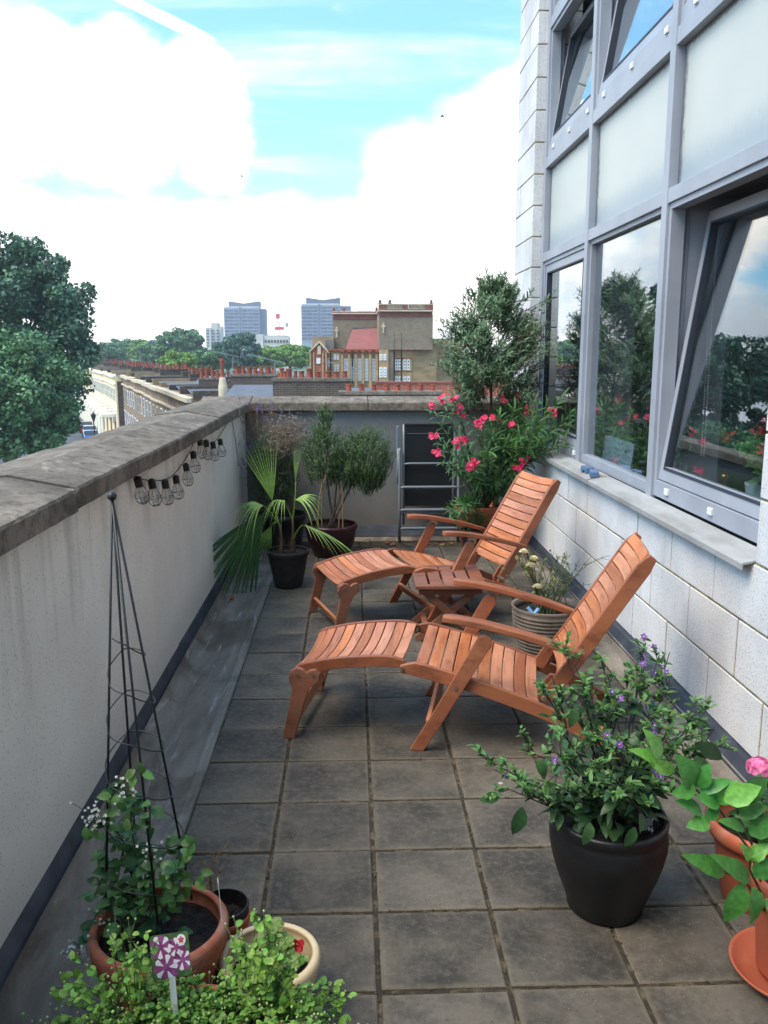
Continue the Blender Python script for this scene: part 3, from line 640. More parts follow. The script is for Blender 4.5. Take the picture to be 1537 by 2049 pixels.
# ---------------------------------------------------------------- folded recliner against the end wall
MAT['tubegrey'] = M('grey_enamelled_tube', rgb(118, 124, 132), None, rough=.35, spec=.5)
MAT['textile'] = M('black_mesh_textile', rgb(16, 17, 20), rgb(24, 25, 29), 220, .7, .3, 400)
rc = thing('folding_chair', 'folded reclining garden chair with black fabric and grey tubes standing against the end wall', 'folding chair', (.64, 7.24, 0))
TB = lambda nm, pts, r, **k: MB().tube(pts, r, 10).build(nm, MAT['tubegrey'], rc, smooth=True, **k)
for x in (.402, .905):
    s = 1 if x > .6 else -1
    TB('side_tube', [(x, 7.17, 0.0), (x, 7.19, .3), (x, 7.215, .78), (x, 7.225, .80)], .0125)
    TB('back_tube', [(x - s * .038, 7.24, .14), (x - s * .038, 7.25, .6), (x - s * .038, 7.262, 1.0)], .011)
    mb = MB(); mb.box((x + s * .002, 7.225, .55), (x + s * .026, 7.262, .99)); ar = mb.build('armrest', MAT['tubegrey'], rc, bevel=.006)
    TB('arm_link', [(x + s * .012, 7.2, .50), (x + s * .012, 7.22, .80)], .008)
    MB().box((x + s * -.012, 7.16, 0), (x + s * .012, 7.185, .05)).build('foot_cap', MAT['textile'], rc, bevel=.004)
for (z, y, r) in ((.672, 7.222, .009), (.472, 7.2, .012), (.277, 7.19, .014), (.245, 7.2, .008), (.118, 7.18, .013)):
    x0, x1 = (.40, .907) if z < .6 else (.438, .868)
    TB('cross_tube', [(x0, y, z - .006), (x0 + .04, y - .004, z), (x1 - .04, y - .004, z), (x1, y, z - .006)], r)
mb = MB(); mb.box((.446, 7.246, .30), (.862, 7.252, .999)); mb.tube([(.446, 7.25, 1.0), (.862, 7.25, 1.0)], .009, 8); mb.build('fabric', MAT['textile'], rc)
MB().tube([(.47, 7.243, .925), (.84, 7.243, .925)], .0016, 6).build('seam', MAT['tubegrey'], rc)

# ---------------------------------------------------------------- string lights on the left wall
MAT['blackplastic'] = M('black_plastic', rgb(20, 20, 21), None, rough=.5)
MAT['wire'] = M('dark_wire', rgb(44, 43, 42), None, rough=.45, metal=.3)
def bulb_mat():
    m, k, out = new_mat('bulb_glass')
    lw = k.node('ShaderNodeLayerWeight', {0: .45}).outputs['Facing']
    g = k.node('ShaderNodeBsdfGlossy', {'Color': (.95, .95, .95), 'Roughness': .03}); t = k.node('ShaderNodeBsdfTransparent', {0: (.93, .93, .92)})
    s = k.node('ShaderNodeMixShader', {0: k.math('ADD', k.math('MULTIPLY', lw, .55), .06), 1: t.outputs[0], 2: g.outputs[0]}); k.l.new(s.outputs[0], out.inputs[0]); return m
MAT['bulb'] = bulb_mat()
sl_ = thing('string_lights', 'black cord of caged bulbs hanging below the coping of the long parapet wall', 'string lights', (-.88, 4.6, 1.05))
LP = [(3.50, 1.085, .35), (3.74, 1.04, .08), (4.00, 1.0, .02), (4.25, .985, -.04), (4.52, 1.01, -.02), (4.74, 1.05, -.04), (4.955, 1.10, .1), (5.17, 1.068, .05), (5.42, 1.03, .0), (5.72, 1.02, -.06)]
cordp = [(-.895, 3.40, 1.11)] + [(-.893, y, z + .012) for y, z, _ in LP[:3]]
cp = [(3.46, 1.108), (3.74, 1.052), (4.0, 1.012), (4.25, .997), (4.52, 1.022), (4.74, 1.062), (4.94, 1.112), (5.17, 1.08), (5.42, 1.042), (5.72, 1.032), (6.35, 1.108), (6.55, 1.0), (6.75, .72)]
crv = smooth_curve([(a, b) for a, b in cp], 90)
MB().tube([(-.893, p.x, p.z) for p in crv], .0028, 6).build('cord', MAT['blackplastic'], sl_)
for y, z, tilt in LP:
    x = -.862 - .012; B = Vector((x, y, z)); ax = Vector((.12, math.sin(tilt), -1)).normalized(); e1 = ax.orthogonal().normalized(); e2 = ax.cross(e1); s_ = .84
    P = lambda r, d, a: B + ax * d * s_ + (e1 * math.cos(a) + e2 * math.sin(a)) * r * s_
    mb = MB(); mb.tube([B - ax * .012, B + ax * .03 * s_], .0165, 12); mb.tube([B - ax * .018, B - ax * .01], .009, 8); so_ = mb.build('lamp', MAT['blackplastic'], sl_)
    prof = [(.016, .03), (.026, .05), (.0345, .078), (.0335, .098), (.024, .118), (.004, .126)]
    mb = MB()
    for q in range(8):
        a = 2 * PI * q / 8; mb.tube([P(r, d, a) for r, d in prof], .0011, 4)
    for r, d in ((.0345, .08), (.018, .122)): mb.tube([P(r, d, 2 * PI * q / 16) for q in range(16)], .0011, 4, closed=True)
    mb.build('cage', MAT['wire'], so_)
    V = []; pr2 = [(.008, .03), (.011, .045), (.021, .065), (.025, .08), (.021, .097), (.008, .106)]; F = []
    for r, d in pr2: V += [tuple(P(r, d, 2 * PI * q / 12)) for q in range(12)]
    for i in range(5): F += [(i * 12 + q, i * 12 + (q + 1) % 12, i * 12 + 12 + (q + 1) % 12, i * 12 + 12 + q) for q in range(12)]
    F.append(tuple(60 + q for q in range(12))); MB().add(V, F).build('bulb', MAT['bulb'], so_, smooth=True)

# ---------------------------------------------------------------- obelisk
MAT['iron'] = M('black_coated_steel', rgb(26, 27, 30), rgb(38, 39, 42), 30, .45, spec=.45)
OB = Vector((-.535, 1.86, 0)); top = Vector((-.525, 1.87, 1.285))
ob = thing('plant_obelisk', 'tall black steel obelisk with a spiral wire standing in the large terracotta pot', 'plant support', (OB.x, OB.y, .2))
feet = []
ok_ = lambda x, y, Y: AT(x, y, Y)
feet = [AT(212, 1810, 1.84), AT(272, 1700, 1.99), AT(316, 1850, 1.76), AT(384, 1800, 1.88)]
for f in feet: MB().tube([f, top + (f - top) * -.004], .0030, 8).build('rod', MAT['iron'], ob, smooth=True)
MB().ball(top + Vector((0, 0, .006)), .0105, 16, 10).build('ball_finial', MAT['iron'], ob, smooth=True)
mb = MB(); pts = []
order = [0, 2, 3, 1]
cent = sum(feet, Vector()) / 4
for i in range(260):
    f = i / 259; a = f * 2 * PI * 5.6 + .6; s = .32 + .66 * f          # distance down the legs
    base = top + (cent - top) * s; ang = a
    R = [((top + (feet[j] - top) * s) - base) for j in order]; q = (a / (2 * PI) % 1) * 4; j = int(q); w = q - j; w = w
    v0, v1 = R[j], R[(j + 1) % 4]
    d = v0.lerp(v1, w); rad = v0.length * (1 - w) + v1.length * w; d = d.normalized() * rad
    pts.append(base + d * 1.03)
mb.tube(pts, .0016, 6); mb.build('spiral_wire', MAT['iron'], ob, smooth=True)
# ---------------------------------------------------------------- plants in pots
MAT['terracotta'] = M('terracotta', rgb(186, 104, 72), rgb(160, 88, 62), 7, .8, .15, 80, sharp=(.3, .7))
MAT['plasticpot'] = M('terracotta_plastic', rgb(176, 92, 65), rgb(192, 138, 116), 5, .6, .08, 60, sharp=(.52, .8))
MAT['oldpot'] = M('limed_terracotta', rgb(150, 84, 60), rgb(172, 128, 108), 9, .85, .3, 60, sharp=(.4, .7))
MAT['maroonpot'] = M('maroon_glaze', rgb(62, 24, 28), rgb(46, 18, 22), 6, .3)
MAT['blackpot'] = M('black_pot', rgb(17, 18, 20), rgb(26, 27, 29), 18, .42, .12, 220, spec=.45)
MAT['darkpot'] = M('dark_textured_pot', rgb(30, 28, 27), rgb(44, 41, 38), 20, .7, .6, 60)
MAT['creampot'] = M('cream_glazed_rim', rgb(214, 190, 152), rgb(190, 164, 126), 8, .5, .1, 60)
MAT['ribpot'] = M('grey_brown_ribbed_clay', rgb(122, 108, 96), rgb(92, 80, 70), 9, .8, .25, 90)
MAT['soil'] = M('potting_soil', rgb(44, 33, 26), rgb(22, 17, 14), 40, .95, 1.0, 90)
MAT['stemgreen'] = M('green_stem', rgb(78, 92, 48), rgb(60, 66, 40), 20, .6)
MAT['stemdark'] = M('dark_stem', rgb(62, 48, 46), rgb(48, 46, 36), 20, .6)
MAT['bark'] = M('bark', rgb(104, 86, 68), rgb(70, 58, 46), 25, .9, .5, 60, stretch=(1, 1, .3))
MAT['cane'] = M('bamboo_cane', rgb(168, 142, 98), rgb(136, 112, 76), 12, .6)
MAT['dry'] = M('dry_stalk', rgb(150, 116, 74), rgb(112, 88, 62), 30, .8)
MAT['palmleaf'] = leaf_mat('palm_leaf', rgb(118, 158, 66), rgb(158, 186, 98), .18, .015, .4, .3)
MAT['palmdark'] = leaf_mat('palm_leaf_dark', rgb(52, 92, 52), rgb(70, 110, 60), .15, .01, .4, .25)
MAT['rosemary'] = leaf_mat('needle_leaf', rgb(80, 106, 66), rgb(110, 136, 84), .25, .015, .5, .2)
MAT['lavleaf'] = leaf_mat('lavender_leaf', rgb(82, 104, 74), rgb(122, 140, 104), .3, .02, .7, .15)
MAT['lavdry'] = leaf_mat('lavender_dry', rgb(112, 102, 96), rgb(148, 138, 132), .35, .02, .8, .1)
MAT['lavflower'] = leaf_mat('lavender_flower', rgb(104, 88, 158), rgb(134, 118, 188), .2, .02, .7, .2)
MAT['olive'] = leaf_mat('grey_green_leaf', rgb(84, 110, 80), rgb(126, 150, 112), .35, .02, .42, .2)
MAT['oleander'] = leaf_mat('oleander_leaf', rgb(54, 92, 44), rgb(88, 124, 66), .3, .02, .42, .25)
MAT['pink'] = leaf_mat('crimson_petal', rgb(206, 38, 84), rgb(228, 76, 116), .15, .01, .5, .3)
MAT['solanum'] = leaf_mat('solanum_leaf', rgb(48, 78, 48), rgb(74, 106, 62), .3, .02, .4, .25)
MAT['solanumtop'] = leaf_mat('solanum_young_leaf', rgb(84, 124, 66), rgb(112, 150, 84), .25, .02, .42, .3)
MAT['purple'] = leaf_mat('purple_petal', rgb(122, 70, 158), rgb(150, 98, 184), .15, .01, .5, .3)
MAT['lemon'] = leaf_mat('citrus_leaf', rgb(66, 128, 58), rgb(96, 152, 70), .18, .015, .34, .3)
MAT['lemonyoung'] = leaf_mat('citrus_young_leaf', rgb(112, 170, 76), rgb(140, 186, 84), .12, .015, .36, .35)
MAT['climber'] = leaf_mat('climber_leaf', rgb(48, 84, 44), rgb(70, 110, 58), .3, .02, .38, .25)
MAT['white'] = leaf_mat('white_petal', rgb(232, 232, 222), rgb(246, 246, 240), .05, .0, .5, .3)
MAT['cream'] = leaf_mat('cream_petal', rgb(238, 224, 186), rgb(248, 238, 206), .05, .0, .5, .3)
MAT['gerleaf'] = leaf_mat('geranium_leaf', rgb(110, 138, 66), rgb(140, 156, 84), .2, .02, .55, .25)
MAT['gerpink'] = leaf_mat('pink_petal', rgb(240, 120, 172), rgb(250, 160, 198), .06, .005, .5, .3)
MAT['red'] = leaf_mat('red_petal', rgb(200, 40, 46), rgb(214, 60, 60), .1, .005, .5, .3)
MAT['mass'] = leaf_mat('chickweed_leaf', rgb(104, 148, 60), rgb(138, 176, 84), .28, .025, .5, .35)
MAT['bud'] = leaf_mat('pale_bud', rgb(158, 188, 112), rgb(186, 206, 140), .15, .01, .6, .3)
MAT['roseleaf'] = leaf_mat('rose_leaf', rgb(96, 104, 58), rgb(132, 128, 72), .3, .03, .5, .25)

class Acc:
    def __init__(s): s.d = {}
    def put(s, key, P, D, N, L, W): s.d.setdefault(key, []).append((tuple(P), tuple(D), tuple(N), L, W))
    def flush(s, name, mats, parent):          # one mesh per key = (material, shape)
        out = []
        for (mk, sh), rows in s.d.items():
            a = MB(); P, D, N, L, W = zip(*rows); a.leaves(P, D, N, np.array(L), np.array(W), sh)
            out.append(a.build(mats.get(mk, name) if isinstance(mats, dict) else name, MAT[mk], parent, smooth=sh in ('ovate', 'round', 'petal')))
        return out
def pot(parent, prof, c, mat, th=.012, soil=None, nm='pot', smooth=True, n=48, wob=0.0):
    c = Vector(c); inner = [(max(r - th, .002), z) for r, z in reversed(prof[1:])]
    top = prof[-1][1]; full = prof + [(prof[-1][0] - th * .3, top + th * .25), (prof[-1][0] - th * .8, top + th * .2)] + inner[0:] + [(inner[-1][0], prof[0][1] + .02)]
    o = MB().lathe(full, c, n, wob=wob).build(nm, mat, parent, smooth=smooth)
    if soil is not None:
        r = np.interp(soil, [z for _, z in prof], [r for r, _ in prof]) - th * .9; mb = MB(); V = [(c.x, c.y, c.z + soil + .01)]; F = []; nr, na = 9, 40
        for i in range(1, nr + 1):
            for j in range(na):
                a = 2 * PI * j / na; q = r * i / nr; V.append((c.x + q * math.cos(a), c.y + q * math.sin(a), c.z + soil + rng.normal(0, .003) + .008 * (1 - i / nr)))
        F += [(0, 1 + j, 1 + (j + 1) % na) for j in range(na)]
        F += [(1 + i * na + j, 1 + (i + 1) * na + j, 1 + (i + 1) * na + (j + 1) % na, 1 + i * na + (j + 1) % na) for i in range(nr - 1) for j in range(na)]
        mb.add(V, F).build('soil', MAT['soil'], parent)
    return o
def along(path, t):
    n = len(path) - 1; q = min(max(t, 0), .9999) * n; i = int(q); return path[i].lerp(path[i + 1], q - i), (path[i + 1] - path[i]).normalized()
def sprig(ms, acc, a, b, key, n, L, W, r0=.002, bow=.03, t0=.3, out=.9, up=.3, whorl=1, rt=None, taper=.35, rand=.25, sides=5):
    a, b = Vector(a), Vector(b); ln = (b - a).length; mid = (a + b) / 2 + rv(bow * ln) + Vector((0, 0, bow * ln))
    path = bez(a, mid, b, 7)
    if ms is not None: ms.tube(path, [r0 + ((rt or r0 * .4) - r0) * i / 6 for i in range(7)], sides, cap=False)
    for i in range(n):
        t = t0 + (1 - t0) * (i // whorl * whorl + .5) / n; p, d = along(path, t); e = d.orthogonal().normalized(); g = d.cross(e)
        ph = i * 2.4 if whorl == 1 else (i % whorl) * 2 * PI / whorl + (i // whorl) * 1.1
        o_ = e * math.cos(ph) + g * math.sin(ph); D = (d * (1 - out * .6) + o_ * out + rv(rand) + Vector((0, 0, up * .3))); Nn = d * .7 - o_ * .3 + Vector((0, 0, .6)) + rv(.2)
        s = (1 - taper * t) * rng.uniform(.75, 1.2); acc.put(key, p, D, Nn, L * s, W * s)
    return path
def star(name, mat, p, axis, r, parent, petals=5, shape='petal', w=.45, cup=.35, centre=None):
    axis = Vector(axis).normalized(); e = axis.orthogonal().normalized(); g = axis.cross(e); a0 = rng.uniform(0, 6); mb = MB()
    D = [(e * math.cos(a0 + 2 * PI * i / petals) + g * math.sin(a0 + 2 * PI * i / petals)) + axis * cup for i in range(petals)]
    mb.leaves([tuple(p)] * petals, [tuple(d) for d in D], [tuple(axis)] * petals, r, r * w, shape)
    o = None
    mats = [MAT[mat]]
    if centre: mb.ball(Vector(p) + axis * r * .2, r * .16, 6, 4, 1); mats.append(MAT[centre])
    return mb.build(name, mats, parent)

# --- fan palm
pa = thing('potted_palm', 'young fan palm in a dark textured pot, near the left wall', 'potted palm', (-.447, 5.80, 0))
C0 = Vector((-.447, 5.80, 0))
pot(pa, [(.092, 0), (.098, .015), (.122, .14), (.136, .22), (.139, .225), (.146, .232), (.147, .252), (.143, .258)], C0, MAT['darkpot'], .012, .225)
def frond(base, hub, axis, nrm, R, spread, nseg, droop, mat, curl=.0, join=.30):
    mb = MB(); base, hub, axis, nrm = Vector(base), Vector(hub), Vector(axis).normalized(), Vector(nrm); nrm = (nrm - axis * nrm.dot(axis)).normalized(); side = axis.cross(nrm)
    mid = (base + hub) / 2 + Vector((0, 0, .03)) + rv(.008)
    mb.tube(bez(base, mid, hub, 8), [.0062 - .0004 * i for i in range(8)], 6)
    T = [0, .15, .28, .42, .6, .75, .88, 1.0]
    for i in range(nseg):
        a = -spread / 2 + spread * (i + .5) / nseg; d = axis * math.cos(a) + side * math.sin(a); ln = R * (.78 + .22 * math.cos(a)) * rng.uniform(.93, 1.05); sd_ = nrm.cross(d); da = spread / nseg; V = []
        dr = droop * rng.uniform(.6, 1.35)
        for t in T:
            hw = ln * min(t, join) * math.tan(da / 2) * 1.04 + .0006; hw *= 1 if t <= join else max(.05, 1 - ((t - join) / (1 - join)) ** 1.15)
            p = hub + d * (ln * t) + nrm * (curl * ln * (t ** 2)) - Vector((0, 0, dr * ln * max(0, t - .25) ** 2)); fold = hw * .45
            V += [tuple(p - sd_ * hw), tuple(p + nrm * fold), tuple(p + sd_ * hw)]
        F = [(3 * q, 3 * q + 1, 3 * q + 4, 3 * q + 3) for q in range(len(T) - 1)] + [(3 * q + 1, 3 * q + 2, 3 * q + 5, 3 * q + 4) for q in range(len(T) - 1)]
        mb.add(V, F)
    return mb.build('frond', MAT[mat], pa)
S1, S2 = C0 + Vector((-.045, .0, .22)), C0 + Vector((.03, -.01, .22))
for s, tp in ((S1, Vector((-.50, 5.80, .43))), (S2, Vector((-.41, 5.79, .47)))):
    MB().tube(bez(s, (s + tp) / 2 + Vector((.01, 0, 0)), tp, 7), [.019, .018, .015, .012, .010, .009, .008], 9).build('stem', MAT['bark'], pa, smooth=True)
mb = MB()
for i in range(70):
    a = rng.uniform(0, 6.28); z = rng.uniform(.2, .34); r = .02; c = S1 if i % 2 else S2; p = c + Vector((r * math.cos(a), r * math.sin(a), z - .22)); mb.tube([p, p + Vector((.012 * math.cos(a), .012 * math.sin(a), .035))], [.002, .0006], 4)
mb.build('fibre', M('palm_fibre', rgb(110, 68, 46), rgb(78, 50, 36), 20, .9), pa)
T1, T2 = Vector((-.50, 5.80, .43)), Vector((-.41, 5.79, .47))
frond(T2 - Vector((0, 0, .14)), (-.335, 5.68, .455), (.92, -.5, -.22), (.15, .35, .92), .46, 2.0, 22, .5, 'palmleaf')
frond(T1, (-.545, 5.80, .60), (-.16, -.1, 1), (.5, -.85, .1), .42, .75, 12, .0, 'palmleaf', -.12)
frond(T2, (-.385, 5.80, .74), (.06, 0, 1), (.4, -.9, 0), .25, .32, 6, .0, 'palmleaf')
frond(T1, (-.60, 5.72, .585), (-.75, -.35, .15), (.1, -.2, 1), .27, 1.9, 15, 1.7, 'palmleaf')
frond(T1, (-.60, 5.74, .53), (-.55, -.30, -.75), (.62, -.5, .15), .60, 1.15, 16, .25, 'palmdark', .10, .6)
frond(T2, (-.385, 5.74, .62), (.8, -.35, .25), (-.1, -.35, 1), .25, 1.5, 12, 1.5, 'palmleaf')
frond(T2, (-.46, 5.74, .60), (-.35, -.6, .35), (.1, .3, 1), .22, 1.2, 10, 1.9, 'palmleaf')
frond(T1, (-.56, 5.85, .42), (-.4, .1, -.8), (.5, -.8, .1), .28, .9, 10, .2, 'palmleaf')

# --- lavender in the corner
la = thing('lavender_bush', 'lavender with dry brown heads and purple spikes, in the far left corner', 'plant', (-.62, 6.98, 0))
pot(la, [(.15, 0), (.155, .02), (.185, .24), (.195, .25), (.195, .29)], (-.58, 7.0, 0), MAT['blackpot'], .012, .25)
ms, acc = MB(), Acc()
root = Vector((-.60, 7.02, .27)); mg = MB()
for i in range(760):
    a = rng.uniform(0, 6.28); q = rng.uniform(0, 1) ** .6; tip = Vector((-.655 + .235 * q * math.cos(a), 7.0 + .24 * q * math.sin(a), .48 + .56 * rng.uniform(0, 1) * (1.1 - .3 * q)))
    tip.x = max(tip.x, -.885); tip.y = min(tip.y, 7.37); st = root.lerp(tip, .45) + rv(.03)
    sprig(mg, acc, st, tip, ('lavleaf', 'needle'), 18, .036, .0028, .0013, .08, .1, .7, .6)
for i in range(480):
    c = Vector((-.51, 6.86, .92)) + Vector((rng.normal(0, .085), rng.normal(0, .08), rng.normal(0, .085))); d = rv(1); d.z = abs(d.z) * .3 - .2; sprig(ms, acc, c, c + d.normalized() * rng.uniform(.06, .13), ('lavdry', 'needle'), 9, .018, .0026, .001, .2, .2, .7, .2)
for i in range(70):
    sx = rng.uniform(-.87, -.62); b = Vector((sx, rng.uniform(6.9, 7.3), .9)); tip = b + Vector((rng.normal(-.02, .05), rng.normal(-.03, .04), rng.uniform(.16, .36))); MB().tube(bez(b, (b + tip) / 2 + rv(.02), tip, 5), .001, 4).build('flower_stalk', MAT['dry'], la)
    if i % 3 == 0: sp_ = Acc(); sprig(None, sp_, tip - (tip - b) * .16, tip, ('lavflower', 'diamond'), 16, .013, .004, .001, 0, 0, .8, .4); sp_.flush('flower_spike', {}, la)
for i in range(16):
    p = Vector((-.845 + rng.normal(0, .02), rng.uniform(6.7, 6.95), rng.uniform(.62, .95))); sp_ = Acc(); sprig(None, sp_, p, p + Vector((rng.normal(0, .02), -.03, .05)), ('lavflower', 'diamond'), 14, .014, .0045, .001, 0, 0, .8, .4); sp_.flush('flower_spike', {}, la)
ms.build('dry_twigs', MAT['dry'], la); mg.build('stems', MAT['stemgreen'], la); acc.flush('foliage', {'lavdry': 'dry_heads'}, la)
for s in ((-.62, .48), (-.50, .62), (-.53, .40)):
    MB().tube(bez((-.50, 6.9, .26), (s[0] + .04, 6.85, .4), (s[0], 6.8, s[1] + .1), 7), .006, 6).build('woody_stem', MAT['bark'], la)

# --- clipped needle-leaved shrub in the maroon pot
rs = thing('potted_shrub', 'feathery green shrub with two rounded crowns in a maroon pot by the end wall', 'potted shrub', (-.17, 6.72, 0))
pot(rs, [(.13, 0), (.14, .01), (.185, .12), (.2, .2), (.208, .225), (.212, .25), (.206, .256)], (-.17, 6.72, 0), MAT['maroonpot'], .016, .215)
ms, acc = MB(), Acc()
lobes = [((-.22, 6.72, .80), (.185, .17, .25), 430), ((.115, 6.66, .79), (.21, .19, .235), 540), ((-.05, 6.70, .68), (.15, .13, .14), 240), ((-.205, 6.72, 1.07), (.05, .05, .11), 55), ((.13, 6.66, .61), (.13, .12, .09), 150)]
for c, r, cnt in lobes:
    for i in range(cnt):
        v = rv(1).normalized(); q = rng.uniform(.3, 1.0) ** .55; p = Vector(c) + Vector((v.x * r[0] * q, v.y * r[1] * q, v.z * r[2] * q)); d = Vector((v.x * .6, v.y * .6, .85)) + rv(.2); ln = rng.uniform(.06, .15)
        sprig(ms, acc, p - d.normalized() * ln * .5, p + d.normalized() * ln * .5, ('rosemary', 'needle'), 22, .024, .0030, .0012, .05, .05, .6, .5)
for tip in ((-.21, 6.72, .85), (-.1, 6.70, .75), (.1, 6.66, .78), (.0, 6.68, .7)):
    b = Vector((-.17 + rng.normal(0, .03), 6.72, .2)); MB().tube(bez(b, (b + Vector(tip)) / 2 + Vector((-.02, 0, -.03)), tip, 8), [.012, .011, .010, .009, .007, .005, .004, .003], 7).build('trunk', MAT['bark'], rs, smooth=True)
ms.build('twigs', MAT['stemdark'], rs); acc.flush('foliage', {}, rs)
for pts in (((-.27, 6.62, .2), (-.275, 6.6, .55), (-.20, 6.6, .66)), ((-.245, 6.68, .2), (-.24, 6.66, .4), (-.24, 6.66, .62)), ((-.075, 6.62, .2), (-.075, 6.62, .4), (-.08, 6.64, .63)), ((-.11, 6.7, .2), (-.1, 6.7, .4), (-.1, 6.7, .64))):
    MB().tube(bez(*pts, 10), .0045, 6).build('cane', MAT['cane'], rs)

# --- tall grey-green shrub in the right corner
tl = thing('tall_shrub', 'tall grey green leafy shrub rising above the end wall by the building corner', 'shrub', (1.2, 7.0, 0))
pot(tl, [(.14, 0), (.15, .02), (.19, .26), (.2, .27), (.2, .31)], (1.24, 7.06, 0), MAT['terracotta'], .014, .27)
ms, acc = MB(), Acc(); MB().tube(bez((1.22, 7.05, .26), (1.13, 7.0, .8), (1.13, 6.97, 1.45), 10), [.022 - .0014 * i for i in range(10)], 8).build('trunk', MAT['bark'], tl, smooth=True)
hubs = []
for i in range(95):
    u = rng.uniform(0, 1); prof = np.interp(u, [0, .12, .35, .6, .8, .93, 1], [.26, .40, .46, .43, .34, .21, .08]); a = rng.uniform(0, 6.28); q = rng.uniform(.25, 1) ** .5 * prof * rng.uniform(.85, 1.12); hubs.append((1.12 + q * math.cos(a) * 1.05, 6.93 + q * math.sin(a) * .9, 1.20 + .92 * u, q, a, u))
for i in range(700):
    hx_, hy_, hz_, q, a, u = hubs[i % 95]; tip = Vector((hx_, hy_, hz_)) + Vector((rng.normal(0, .045), rng.normal(0, .045), rng.normal(.01, .05))); tip.x = min(tip.x, 1.47 if tip.y > 7.2 else 1.55)
    st = tip - Vector((.55 * math.cos(a) * q, .55 * math.sin(a) * q, .10)) - Vector((0, 0, .04)); sprig(ms, acc, st, tip, ('olive', 'lance'), 18, .074, .0074, .0022, .08, .2, .75, .5)
    if i % 26 == 0 and u < .6: sprig(None, acc, tip - Vector((0, 0, .02)), tip + Vector((0, -.01, .03)), ('bud', 'lance'), 12, .03, .0035, .001, 0, 0, .8, .3)
for px_, py_, Y in ((1095, 600, 6.6), (1078, 655, 6.5), (1105, 690, 6.5), (1090, 705, 6.4), (905, 640, 6.8), (895, 690, 6.7), (900, 720, 6.7), (1010, 548, 6.9), (985, 560, 6.9)):
    t_ = AT(px_, py_, Y); s0 = Vector((1.13, 6.93, t_.z - .25)); ms.tube(bez(s0, (s0 + t_) / 2 + Vector((0, 0, .05)), t_, 6), [.005, .004, .003, .003, .002, .0015], 5)
    for q in range(5): sprig(ms, acc, s0.lerp(t_, .5 + .09 * q), t_ + rv(.05) if q < 4 else t_, ('olive', 'lance'), 12, .06, .006, .0018, .08, .3, .75, .4)
ms.build('branches', MAT['bark'], tl); acc.flush('foliage', {'bud': 'pale_shoots'}, tl)

# --- pink oleander
ol = thing('potted_oleander', 'oleander with crimson pink flowers in a terracotta pot beside the folded chair', 'potted oleander', (1.07, 7.02, 0))
pot(ol, [(.13, 0), (.14, .01), (.175, .28), (.18, .285), (.196, .29), (.2, .345), (.196, .352)], (1.05, 7.0, 0), MAT['terracotta'], .016, .31)
ms, acc = MB(), Acc(); OB0 = Vector((1.07, 6.98, .31)); fl = []
left = [(862, 815, 6.45), (882, 800, 6.5), (905, 800, 6.55), (918, 822, 6.6), (868, 868, 6.35), (875, 905, 6.3), (915, 885, 6.4), (930, 880, 6.45), (955, 848, 6.5), (965, 838, 6.5), (985, 835, 6.6), (945, 925, 6.4), (1000, 800, 6.7), (1038, 798, 6.7), (940, 935, 6.35), (1025, 850, 6.5), (1055, 820, 6.6), (1108, 825, 6.3), (1045, 920, 6.4), (1036, 935, 6.4)]
for i, (x, y, Y) in enumerate(left):
    t_ = AT(x, y, Y); b = OB0 + rv(.04); b.z = .31; mid = b.lerp(t_, .5) + Vector((.03, 0, .06)); p = bez(b, mid, t_, 9); ms.tube(p, [.0065 - .0006 * q for q in range(9)], 6)
    for q in range(26):
        tt = .42 + .56 * q / 26; c, d = along(p, tt); e = d.orthogonal().normalized(); g = d.cross(e); ph = (q % 3) * 2.09 + (q // 3) * 1.0; o_ = e * math.cos(ph) + g * math.sin(ph)
        acc.put(('oleander', 'lance'), c, d * .55 + o_ * .8 + rv(.15), d + Vector((0, 0, .5)), .105 * rng.uniform(.7, 1.15), .0085 * rng.uniform(.8, 1.15))
    fl.append((t_, (t_ - mid).normalized()))
right = [(1140, 845, 6.15), (1120, 800, 6.3), (1095, 815, 6.2), (1070, 800, 6.5), (1085, 850, 6.1), (1050, 790, 6.6), (1030, 815, 6.5), (1130, 880, 6.1), (1020, 780, 6.7), (1075, 880, 6.2), (1000, 830, 6.5), (1105, 860, 6.2), (985, 870, 6.5), (1010, 890, 6.5), (1060, 850, 6.3), (960, 960, 6.6), (990, 960, 6.6), (930, 1010, 6.55), (900, 1020, 6.6), (1020, 980, 6.6), (975, 900, 6.4), (1040, 870, 6.3), (1150, 820, 6.2), (1080, 815, 6.35)]
for i, (x, y, Y) in enumerate(right):
    t_ = AT(x, y, Y); b = OB0 + rv(.05); b.z = .31; mid = b.lerp(t_, .5) + Vector((.04, -.03, .08)); p = bez(b, mid, t_, 9); ms.tube(p, [.0065 - .0006 * q for q in range(9)], 6)
    for q in range(40):
        tt = .48 + .52 * q / 40; c, d = along(p, tt); e = d.orthogonal().normalized(); g = d.cross(e); ph = (q % 3) * 2.09 + (q // 3) * 1.0; o_ = e * math.cos(ph) + g * math.sin(ph)
        acc.put(('oleander', 'lance'), c, d * .6 + o_ * .75 + rv(.2), d + Vector((0, 0, .5)), .12 * rng.uniform(.7, 1.15), .0095 * rng.uniform(.8, 1.15))
ms.build('stems', MAT['stemgreen'], ol); acc.flush('foliage', {}, ol)
